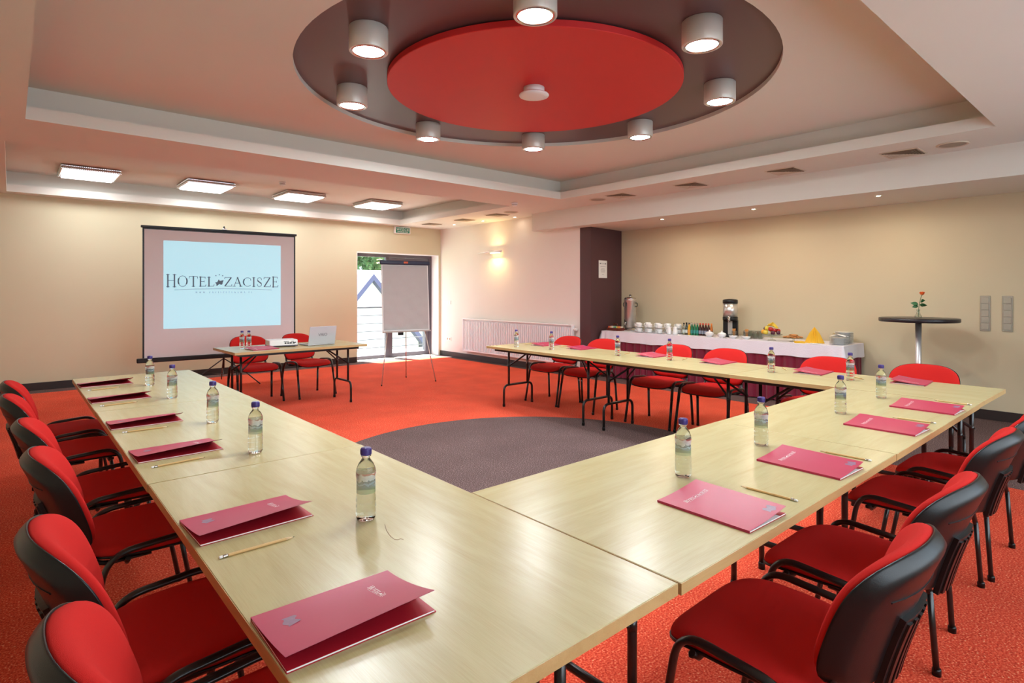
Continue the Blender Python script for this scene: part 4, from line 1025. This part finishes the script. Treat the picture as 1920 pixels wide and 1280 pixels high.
# urn
t = thing('coffee_urn', 'tall polished steel drinks urn at the left end of the buffet', 'urn', (7.86, 5.99, CZ))
b = MB(); b.lathe([(0, 0), (.11, 0), (.112, .008), (.10, .02), (.085, .03), (.085, .05), (0, .05)], 36); b.build('base', M_CHROME, t)
b = MB(); b.lathe([(.095, .05), (.098, .055), (.098, .50), (.101, .505), (.101, .515), (.095, .52), (.0, .52)], 40); b.build('tank', M_STEEL, t)
b = MB(); b.lathe([(.099, .52), (.09, .545), (.04, .56), (.012, .563), (.012, .575), (.02, .58), (.02, .592), (0, .595)], 32); ld = b.build('lid', M_CHROME, t)
b = MB(); b.lathe([(.012, .576), (.021, .582), (.019, .597), (0, .599)], 20); b.build('lid_knob', M_BLACK, ld)
for s in (-1, 1):
    b = MB(); b.tube(bez([(0, s*.098, .46), (0, s*.145, .46), (0, s*.145, .40), (0, s*.098, .40)], 5, .02), .006); b.build('handle', M_BLACK, t)
b = MB(); b.tube([(-.105, 0, .10), (-.105, 0, .47)], .007); b.build('sight_tube', M_GLASS, t)
b = MB(); b.cyl((-.095, 0, .13), (-.15, 0, .13), .012, 14); b.cyl((-.142, 0, .13), (-.142, 0, .085), .009, 12); b.build('tap', M_CHROME, t)
b = MB(); b.box(-.150, -.134, -.008, .008, .14, .19, .003); b.build('tap_lever', M_BLACK, t)
# dispenser
t = thing('thermal_dispenser', 'black and steel thermal drinks dispenser in the middle of the buffet', 'dispenser', (7.86, 4.205, CZ), rz=.35)
b = MB(); b.box(-.115, .095, -.10, .10, 0, .025, .006); b.box(-.0, .095, -.10, .10, .025, .24, .008); b.build('stand', M_BLACK, t)
b = MB(); b.lathe([(0, .235), (.098, .235), (.104, .245), (.104, .285), (0, .285)], 36); b.build('lower_collar', M_BLACK, t)
b = MB(); b.lathe([(0, .285), (.099, .285), (.099, .48), (0, .48)], 40); b.build('barrel', M_STEEL, t)
b = MB(); b.lathe([(.099, .48), (.104, .482), (.104, .525), (.095, .535), (.03, .545), (0, .546)], 40); b.build('lid', M_BLACK, t)
b = MB(); b.box(-.125, -.098, -.016, .016, .225, .300, .004); b.cyl((-.115, 0, .27), (-.17, 0, .27), .013, 12); b.cyl((-.150, 0, .27), (-.150, 0, .215), .010, 12); b.build('tap', M_CHROME, t)
b = MB(); b.box(-.020, -.004, -.03, .03, .03, .225, .002); b.build('front_plate', M_STEEL, t)
# tea box
t = thing('tea_box', 'dark red wooden box of assorted tea bags by the pillar', 'box', (7.645, 6.130, CZ))
M_DRED = mat('dark_red_wood', (.14, .02, .012), .4, var=(20, .1))
b = MB(); b.box(-.075, .075, -.125, .125, 0, .008); b.box(-.075, -.067, -.125, .125, .008, .045); b.box(.067, .075, -.125, .125, .008, .045); b.box(-.067, .067, -.125, -.117, .008, .045); b.box(-.067, .067, .117, .125, .008, .045); b.build('tray', M_DRED, t)
b = MB(); b.tube(bez([(0, -.05, .045), (0, -.04, .115), (0, .04, .115), (0, .05, .045)], 5, .03), .005); b.build('handle', M_DRED, t)
tcol = [(.75, .25, .06), (.70, .60, .50), (.12, .22, .28), (.60, .08, .05), (.75, .72, .66), (.45, .60, .10), (.65, .30, .10), (.20, .45, .15)]
k = 0
for r in range(2):
    for j in range(8):
        x, y = -.034+.068*r, -.098+.028*j
        o = MB().box(-.028, .028, -.012, .012, 0, .062, .001, M=Matrix.Rotation(.05*math.sin(k*2.1), 4, 'X')).build('tea_bags', mat('tea_wrap_%s' % 'abcdefgh'[(k*5+r) % 8], tcol[(k*5+r) % 8], .5, var=(40, .1)), None)
        o.location = (7.645+x, 6.130+y, CZ+.0085)
        tag(o, 'small bundle of wrapped tea bags in the dark red box', 'tea bags', 'tea bags in the red box'); k += 1
# cups: saucer stack of two cups
M_CUPBAND = mat('grey_glaze_and_shade', (.45, .46, .46), .3, var=(9, .02))
cu0 = thing('coffee_cup', '', 'cup')
b = MB(); b.lathe([(0, .002), (.022, .002), (.024, 0), (.026, .004), (.040, .020), (.043, .045), (.044, .060), (.0415, .060), (.040, .045), (.036, .020), (.02, .008), (0, .007)], 28); b.build('bowl', M_PORC, cu0)
b = MB(); b.tube(bez([(.040, 0, .050), (.068, 0, .050), (.064, 0, .020), (.038, 0, .022)], 5, .018), .0035, 8); b.build('handle', M_PORC, cu0)
sa0 = thing('saucer', '', 'saucer')
b = MB(); b.lathe([(0, .002), (.026, .002), (.028, 0), (.030, .002), (.066, .012), (.072, .016), (.071, .018), (.064, .015), (.030, .0055), (0, .005)], 32); b.build('dish', M_PORC, sa0)
b = MB(); b.lathe([(.0265, .0055), (.030, .0075), (.033, .0068)], 32, cap=False); b.build('rim_line', M_CUPBAND, sa0)
cups = []; cn = 0
usedc = [False, False]
def put(src, i, loc, rz, lab, grp):
    if not usedc[i]: src.location = loc; src.rotation_euler = (0, 0, rz); src['label'] = lab; src['group'] = grp; usedc[i] = True; return src
    return dup(src, loc, rz, lab, grp)
CL = 'white porcelain coffee cup in the rows of stacked cups on the buffet'
SLb = 'white saucer under a coffee cup in the cup rows on the buffet'
for row, x in enumerate((7.62, 7.775, 7.93)):
    for j in range((3, 5, 5)[row]):
        y = (5.62, 5.76, 5.68)[row]-.19*j
        for lv in range(2):
            z = CZ+lv*.076
            w = ('front', 'middle', 'back')[row]+' row'
            up = ('lower', 'upper')[lv]
            put(sa0, 1, (x, y, z), 0, 'white saucer under an %s cup in the %s of stacked cups' % (up, w), 'saucers in the '+w+' of cups')
            put(cu0, 0, (x, y, z+.0055), 2.2+rc.uniform(-.5, .5), 'white porcelain %s cup in the %s of stacked cups' % (up, w), 'coffee cups in the '+w)
# milk jugs
j0 = thing('milk_jug', 'white porcelain milk jug at the right end of the front cups', 'jug', (7.60, 5.055, CZ), rz=1.4, group='milk jugs')
b = MB(); b.lathe([(0, .002), (.030, 0), (.034, .004), (.037, .03), (.033, .07), (.028, .095), (.033, .112), (.030, .112), (.025, .095), (.03, .07), (.033, .03), (.028, .008), (0, .007)], 28); b.build('body', M_PORC, j0)
b = MB(); b.tube(bez([(.030, 0, .095), (.062, 0, .095), (.058, 0, .035), (.034, 0, .035)], 5, .02), .004, 8); b.build('handle', M_PORC, j0)
dup(j0, (7.60, 4.95, CZ), 1.0, 'white porcelain milk jug nearest the small drink bottles')
# small drink bottles
def drink(name, liquid, capc, labc, h):
    t = thing(name, '', 'bottle')
    s = h/.16
    b = MB(); b.lathe([(0, 0), (.020, 0), (.0215, .004), (.0215, .085*s), (.018, .105*s), (.011, .130*s), (.010, h-.012), (0, h-.012)], 24); b.build('bottle_body', liquid, t)
    b = MB(); b.lathe([(.0219, .025*s), (.0219, .070*s)], 24, cap=False); b.build('label', labc, t)
    b = MB(); b.lathe([(.0115, h-.014), (.0125, h-.012), (.0125, h), (0, h+.001)], 16); b.build('cap', capc, t)
    return t
lm_ = lambda n, c: mat(n, c, .35, var=(60, .15))
D = [drink('juice_bottle', mat('orange_juice', (.75, .36, .02), .1, var=(9, .03)), M_BLACK, lm_('orange_label', (.75, .30, .05)), .175),
     drink('water_bottle', M_PET, M_BLACK, lm_('pale_label', (.6, .66, .62)), .175),
     drink('green_glass_bottle', mat('green_bottle_glass', (.03, .30, .13), .08, trans=.5), M_CHROME, lm_('teal_label', (.04, .25, .22)), .175),
     drink('cola_bottle', mat('dark_cola', (.045, .012, .008), .08), lm_('red_cap', (.55, .05, .02)), lm_('steel_label', (.25, .27, .34)), .175),
     drink('tea_bottle', mat('amber_drink', (.45, .12, .015), .08), lm_('orange_cap', (.7, .2, .04)), lm_('dark_label', (.20, .09, .05)), .175)]
DLAB = ['small bottle of yellow orange juice on the buffet', 'small clear bottle with a dark cap on the buffet', 'small green glass bottle on the buffet', 'small dark cola bottle with red cap on the buffet', 'small amber drink bottle at the right of the bottle rows']
usedd = [False]*5
order = [1, 1, 0, 2, 2, 2, 3, 3, 3, 3, 4]
for row, x in enumerate((7.70, 7.755, 7.81, 7.865)):
    for j, k in enumerate(order):
        y = (4.865-.0455*j)*x/7.70
        if row > 1 and (j < 1): continue
        if k == 0 and row > 0: k = 2
        rw = ('front', 'second', 'third', 'back')[row]+' row of little drinks'
        lb = DLAB[k].replace('on the buffet', 'in the '+rw) if 'on the buffet' in DLAB[k] else DLAB[k]+', '+rw.replace(' of little drinks', '')
        gr = DLAB[k].replace('small ', '').replace('on the buffet', '').strip()+', '+rw
        if not usedd[k]: D[k].location = (x, y, CZ); D[k]['label'] = lb; D[k]['group'] = gr; usedd[k] = True
        else: dup(D[k], (x, y, CZ), 0, lb, gr)
# sugar bowls with lids
s0 = thing('sugar_bowl', 'lidded white sugar bowl in front of the cola bottles', 'sugar bowl', (7.56, 4.36, CZ), group='lidded sugar bowls')
b = MB(); b.lathe([(0, 0), (.026, 0), (.028, .005), (.050, .022), (.060, .045), (.058, .052), (0, .052)], 32); b.build('bowl', M_PORC, s0)
b = MB(); b.lathe([(.060, .052), (.052, .064), (.025, .076), (.010, .080), (.008, .084), (.012, .092), (.009, .099), (0, .101)], 32); b.build('lid', M_PORC, s0)
dup(s0, (7.56, 4.17, CZ), 0, 'lidded white sugar bowl in front of the thermal dispenser')
# small bowls, stick glasses
w0 = thing('dessert_bowl', 'small white bowl right of the sugar bowls on the buffet', 'bowl', (7.56, 4.00, CZ), group='small white bowls')
b = MB(); b.lathe([(0, 0), (.025, 0), (.027, .005), (.055, .028), (.060, .038), (.056, .037), (.024, .010), (0, .009)], 32); b.build('dish', M_PORC, w0)
dup(w0, (7.56, 3.815, CZ), 0, 'small white bowl in front of the clean glasses on the buffet')
def thin_glass(name, tint, g):
    m = bpy.data.materials.new(name); m.use_nodes = True; nt = m.node_tree
    for x in list(nt.nodes):
        if x.type != 'OUTPUT_MATERIAL': nt.nodes.remove(x)
    out = [x for x in nt.nodes if x.type == 'OUTPUT_MATERIAL'][0]
    tr = nt.nodes.new('ShaderNodeBsdfTransparent'); tr.inputs['Color'].default_value = (*tint, 1)
    gl = nt.nodes.new('ShaderNodeBsdfGlossy'); gl.inputs['Roughness'].default_value = 0.08
    lw = nt.nodes.new('ShaderNodeLayerWeight'); lw.inputs['Blend'].default_value = g
    mx = nt.nodes.new('ShaderNodeMixShader')
    nt.links.new(lw.outputs['Facing'], mx.inputs[0]); nt.links.new(tr.outputs[0], mx.inputs[1]); nt.links.new(gl.outputs[0], mx.inputs[2])
    nt.links.new(mx.outputs[0], out.inputs['Surface']); return m
M_TUMBLER = thin_glass('tumbler_glass', (.93, .96, .94), .25)
gl0 = thing('drinking_glass', '', 'glass')
b = MB(); b.lathe([(0, 0), (.028, 0), (.031, .10), (.0295, .10), (.0265, .008), (0, .008)], 24); b.build('tumbler', M_TUMBLER, gl0)
k = 0
GLL = 'clean clear drinking glass standing in rows behind the small white bowls'
gl0.location = (7.665, 4.045, CZ); gl0['label'] = 'glass holding brown sugar sticks beside the thermal dispenser'; gl0['group'] = 'glasses of sugar sticks'
dup(gl0, (7.665, 3.86, CZ), 0, 'glass holding brown sugar sticks, right one of two', 'glasses of sugar sticks')
for (x, y) in ((7.665, 4.045), (7.665, 3.86)):
    o = None
    for q in range(14):
        a = q*2.4; r = .020*math.sqrt((q+.5)/14)
        c0 = (x+r*.6*math.cos(a), y+r*.6*math.sin(a)); c1 = (r*.9*math.cos(a), r*.9*math.sin(a))
        if q == 0 and (x, y) == (7.665, 4.045):
            st0 = MB().box(-.004, .004, -.002, .002, 0, .115, .0005).build('sugar_stick', mat('sugar_stick_paper', (.62, .26, .06), .6, var=(80, .2)))
            tag(st0, 'brown paper sugar stick standing in a glass on the buffet', 'sugar stick', 'sugar sticks in glasses'); o = st0
        else: o = st0.copy(); COL.objects.link(o)
        o.location = (c0[0], c0[1], CZ+.010+.004*(q % 3)); o.rotation_euler = (-.10*math.sin(a), .10*math.cos(a), a)
for i in range(3):
    for j in range(4):
        dup(gl0, (7.76+.078*i, 3.925-.070*j+.03*i, CZ), 0, 'clean clear drinking glass in the %s row behind the stick glasses' % ('front', 'middle', 'back')[i], 'clean glasses, %s row' % ('front', 'middle', 'back')[i])
# fruit bowl
t = thing('fruit_stand', 'glass footed stand piled with fruit on the buffet', 'fruit stand', (7.68, 3.52, CZ))
b = MB(); b.lathe([(0, 0), (.055, 0), (.05, .006), (.015, .014), (.013, .045), (.03, .052), (.10, .062), (.135, .085), (.132, .087), (.095, .068), (0, .060)], 36); b.build('stand', M_TUMBLER, t)
def fruit(name, lab, cat, m, loc, r, stretch=1.0, rot=(0, 0, 0)):
    b = MB(); n_ = 14
    pr = [(r*math.sin(PI*k/n_)*(1+.05*math.cos(2*PI*k/n_)), -r*stretch*math.cos(PI*k/n_)*(1-.12*math.exp(-((k-n_)/2.0)**2))) for k in range(n_+1)]
    pr[0] = (0, pr[0][1]); pr[-1] = (0, pr[-1][1])
    b.lathe(pr, 24); o = b.build(name, m); o.location = loc; o.rotation_euler = rot
    bb = MB(); bb.cyl((0, 0, r*stretch*.85), (.003, 0, r*stretch*1.12), .0018, 6); bb.build('stem', M_BARK, o)
    return tag(o, lab, cat, 'fruit on the glass stand')
Mo = mat('orange_skin', (.80, .38, .03), .45, bump=(250, .2)); My = mat('yellow_apple_skin', (.72, .55, .06), .3, var=(12, .15)); Mr = mat('red_apple_skin', (.45, .02, .02), .25, var=(12, .3)); Mp = mat('purple_plum_skin', (.09, .015, .035), .35, var=(12, .2))
fx, fy, fz = 7.68, 3.52, CZ
for nm, lab, m, d in (('apple', 'yellow apple at the front of the fruit stand', My, (-.08, .045, .108, .033)), ('orange', 'orange at the left front of the fruit stand', Mo, (-.035, .095, .112, .033)), ('plum', 'dark plum at the right of the fruit stand', Mp, (-.065, -.045, .104, .030)), ('plum', 'dark plum at the outer right of the fruit stand', Mp, (-.015, -.095, .106, .028)), ('apple', 'red apple in the middle of the fruit pile', Mr, (-.03, .0, .150, .033)), ('apple', 'yellow apple left of the red one in the fruit pile', My, (-.015, .055, .158, .034)), ('plum', 'dark plum at the upper left of the fruit pile', Mp, (.03, .095, .150, .030)), ('apple', 'yellow apple at the back of the fruit stand', My, (.06, .02, .125, .035)), ('apple', 'red apple at the back right of the fruit stand', Mr, (.05, -.06, .125, .034)), ('apple', 'red apple lower right in the fruit pile', Mr, (-.02, -.045, .138, .028))):
    fruit(nm, lab, 'fruit', m, (fx+d[0], fy+d[1], fz+d[2]), d[3], .92, (.2*d[1]*10, .3, 0))
M_BAN = mat('banana_skin', (.78, .55, .05), .45, var=(25, .12))
t = thing('banana_bunch', 'bunch of bananas on top of the fruit pile', 'bananas', (fx+.01, fy-.02, fz+.185), group='fruit on the glass stand')
for k in range(4):
    b = MB(); n_ = 10; pts = []
    for i in range(n_+1):
        a = -.2+2.0*i/n_; pts.append((0.055*math.cos(a)-.055+.0*k, -.055+.085*i/n_, .045*math.sin(a)-.01))
    rings = []
    for i, p in enumerate(pts):
        r = .0145*math.sin(PI*(.12+.80*i/n_))**.6
        rings.append((p, r))
    M_ = Matrix.Rotation(-.6+.4*k, 4, 'Z') @ Matrix.Rotation(-.3+.2*k, 4, 'Y')
    prev = None
    for p, r in rings:
        c = M_ @ Vector(p); ring = [b.bm.verts.new(c+Vector((r*math.cos(2*PI*q/8), 0, r*math.sin(2*PI*q/8)))) for q in range(8)]
        if prev:
            for q in range(8):
                f = b.bm.faces.new((prev[q], prev[(q+1) % 8], ring[(q+1) % 8], ring[q])); f.smooth = True
        else: b.bm.faces.new(ring)
        prev = ring
    b.bm.faces.new(prev); b.build('banana', M_BAN, t)
# bread / cake stand
t = thing('cake_stand', 'glass footed stand of small pastries right of the fruit', 'cake stand', (7.70, 3.245, CZ))
b = MB(); b.lathe([(0, 0), (.05, 0), (.045, .006), (.012, .012), (.012, .035), (.03, .040), (.13, .044), (.13, .048), (0, .047)], 36); b.build('stand', M_TUMBLER, t)
M_PAST = mat('baked_pastry', (.50, .20, .05), .5, bump=(60, .4), var=(40, .35))
p0_ = None
for k in range(22):
    a = k*2.4; r = .105*math.sqrt((k % 15+.5)/15); lz = 0 if k < 15 else .024
    if k >= 15: r *= .6
    if p0_ is None:
        p0_ = MB().lathe([(0, 0), (.014, .001), (.020, .008), (.018, .017), (.008, .022), (0, .023)], 14, sx=1.25).build('pastry', M_PAST)
        tag(p0_, 'small golden pastry heaped on the glass cake stand', 'pastry', 'pastries on the cake stand'); o = p0_
    else: o = p0_.copy(); COL.objects.link(o)
    o.location = (7.70+r*math.cos(a), 3.245+r*math.sin(a), CZ+.0485+lz); o.rotation_euler = (.15*math.sin(k), .1, a)
# napkins: tall pleated fan pyramid
M_NAP = mat('yellow_napkin', (.82, .50, .035), .7, bump=(80, .2), var=(8, .04))
b = MB(); nn = 26; apex = (0, 0, .205)
ring = []
for k in range(nn*2):
    a = 2*PI*k/(nn*2); r = (.118 if k % 2 else .098); ring.append(b.bm.verts.new((r*.72*math.cos(a), r*math.sin(a), 0)))
mid = []
for k in range(nn*2):
    a = 2*PI*k/(nn*2); r = (.060 if k % 2 else .044); mid.append(b.bm.verts.new((r*.72*math.cos(a), r*math.sin(a), .125)))
ap = b.bm.verts.new(apex)
for k in range(nn*2):
    k2 = (k+1) % (nn*2); b.bm.faces.new((ring[k], ring[k2], mid[k2], mid[k])); b.bm.faces.new((mid[k], mid[k2], ap))
b.bm.faces.new(ring[::-1])
o = b.build('napkin_fan', M_NAP); o.location = (7.70, 2.985, CZ); tag(o, 'tall cone of folded yellow napkins between the pastries and the plates', 'napkins')
o = MB().box(-.06, .06, -.06, .06, 0, .012, .002, M=Matrix.Rotation(.5, 4, 'Z')).box(-.055, .055, -.055, .055, .0125, .020, .002, M=Matrix.Rotation(.8, 4, 'Z')).build('folded_napkin', M_NAP)
o.location = (7.57, 3.115, CZ); tag(o, 'small pile of flat folded yellow napkins left of the napkin cone', 'napkins')
o = MB().box(-.05, .05, -.065, .065, 0, .006, .002, M=Matrix.Rotation(.2, 4, 'Z')).build('paper_napkin', M_PAPER)
o.location = (7.56, 2.92, CZ); tag(o, 'white paper napkin lying in front of the yellow napkin cone', 'napkin')
# plates
pl0 = thing('dinner_plate', '', 'plate')
b = MB(); b.lathe([(0, .002), (.055, .002), (.058, 0), (.062, .003), (.100, .012), (.106, .015), (.105, .0165), (.075, .008), (0, .006)], 40); b.build('dish', M_PORC, pl0)
b = MB(); b.lathe([(.1062, .0142), (.1070, .0152), (.1062, .0162)], 40, cap=False); b.build('painted_rim_shade', M_CUPBAND, pl0)  # grey ring paints the shade at each plate rim in the stacks
fp = True
for (x, y, nlev, dz, lab, gr) in ((7.93, 2.720, 13, .0105, 'white plate in the tall stack at the right end of the buffet', 'plates in the tall stack'), (7.68, 2.690, 7, .0115, 'white plate in the low stack at the right end of the buffet', 'plates in the low stack')):
    for k in range(nlev):
        loc = (x+.001*math.sin(k*3), y+.001*math.cos(k*5), CZ+k*dz)
        if fp: pl0.location = loc; pl0['label'] = lab; pl0['group'] = gr; fp = False
        else: dup(pl0, loc, 0, lab, gr)
b = MB()
b.grid(lambda a, c: (-.06+.12*a, -.09+.18*c, .004+.022*abs(c-.45)*-2+.05+.008*math.sin(6*a)), 10, 14)
o = b.build('cloth_napkin', M_PAPER, normals=False); o.location = (7.68, 2.69, CZ+7*.0115-.012); tag(o, 'white napkin folded over the low stack of plates', 'napkin')
fk0 = thing('fork', 'steel fork lying on the low stack of plates', 'fork', (7.68, 2.68, CZ+7*.0115+.046), rz=.3, group='cutlery on the low plate stack')
b = MB(); b.box(-.004, .004, -.09, .03, 0, .0025, .0008); b.build('handle', M_CHROME, fk0)
b = MB(); b.box(-.011, .011, .03, .05, .0, .0025)
for x in (-.0095, -.0032, .0032, .0095): b.box(x-.0015, x+.0015, .05, .09, 0, .0022)
b.build('tines', M_CHROME, fk0)
dup(fk0, (7.70, 2.695, CZ+7*.0115+.0465), -.5, 'second steel fork crossed over the other on the low plates')

# ------------------------------------------------------------------ tall round table with rose
t = thing('bar_table', 'tall round bar table with dark top and chrome pole by the buff wall', 'bar table', (7.59, 1.848, 0))
b = MB(); b.lathe([(0, 1.088), (.368, 1.088), (.375, 1.095), (.375, 1.125), (.370, 1.130), (0, 1.130)], 64); b.build('top', mat('dark_wenge_top', (.022, .018, .022), .32, var=(12, .15)), t)
b = MB(); b.cyl((0, 0, .02), (0, 0, 1.088), .030, 28); b.build('pole', mat('satin_chrome_pole', (.72, .69, .68), .42, metal=.85, var=(30, .03)), t)
b = MB(); b.lathe([(0, 0), (.22, 0), (.225, .004), (.21, .012), (.05, .025), (.035, .04), (0, .04)], 40); b.build('base', M_CHROME, t)
b = MB(); b.lathe([(.031, 1.078), (.06, 1.080), (.09, 1.0875), (0, 1.0875)], 28); b.build('mounting_flange', M_BLACKMETAL, t)
t = thing('glass_vase', 'small clear glass bud vase on the tall round table', 'vase', (7.59, 1.85, 1.1305))
b = MB(); b.lathe([(0, 0), (.032, 0), (.036, .006), (.036, .022), (.022, .038), (.017, .06), (.017, .088), (.021, .093), (.018, .093), (.0145, .088), (.0145, .06), (.019, .038), (.031, .022), (.030, .008), (0, .007)], 30); b.build('glass', M_TUMBLER, t)
t = thing('rose', 'single orange rose with green leaves standing in the glass vase', 'flower', (7.59, 1.85, 1.142))
M_STEM = mat('rose_stem', (.06, .13, .04), .5, var=(20, .1)); M_RLEAF = mat('rose_leaf', (.03, .13, .045), .45, var=(30, .2))
b = MB(); b.tube([(0, 0, 0), (.003, -.003, .08), (.004, -.008, .14), (.0, -.022, .20), (.0, -.034, .245)], .0028, 8); b.build('stem', M_STEM, t)
def leaf(p, d, L, W):
    d = Vector(d).normalized(); up = Vector((0, 0, 1)); sd = d.cross(up).normalized(); up2 = sd.cross(d)
    sd, up2 = (sd*.45+up2*.9).normalized(), (up2*.45-sd*.9).normalized()
    b = MB(); n_ = 8
    g = []
    for i in range(n_+1):
        u = i/n_; w = W*math.sin(PI*u**.8)*.5; c = Vector(p)+d*L*u-up2*.25*L*u*u
        g.append([b.bm.verts.new(c-sd*w+up2*w*.25), b.bm.verts.new(c), b.bm.verts.new(c+sd*w+up2*w*.25)])
    for A, B in zip(g, g[1:]):
        for k in range(2): f = b.bm.faces.new((A[k], A[k+1], B[k+1], B[k])); f.smooth = True
    return b.build('leaf', M_RLEAF, t, normals=False)
leaf((.004, 0, .135), (-.3, .9, .35), .075, .045); leaf((.004, 0, .12), (-.5, .8, -.15), .06, .04)
leaf((.004, -.01, .13), (-.2, -1, .10), .085, .040); leaf((.002, -.02, .12), (-.6, -.6, .25), .065, .036)
leaf((.0, -.025, .185), (-.2, -1, .0), .05, .024); leaf((.0, -.02, .16), (.3, -.7, .5), .045, .024)
b = MB()
M_ROSE = mat('orange_rose_petal', (.80, .13, .02), .5, var=(25, .15))
c = Vector((0, -.036, .25))
for k in range(11):
    a = k*2.4; rr = .006+.0012*k; n_ = 6
    b.grid(lambda u, v, a=a, rr=rr: c+Vector(((rr+.010*v*v)*math.cos(a+(u-.5)*1.7), (rr+.010*v*v)*math.sin(a+(u-.5)*1.7), -.004+.034*v*(1-.25*(2*u-1)**2)-.0008*k*v)), 7, 6)
b.build('bloom', M_ROSE, t, normals=False)
b = MB(); b.lathe([(0, .238), (.006, .240), (.009, .250), (.007, .256)], 10, Matrix.Translation((0, -.036, 0)), cap=False); b.build('calyx', M_STEM, t)
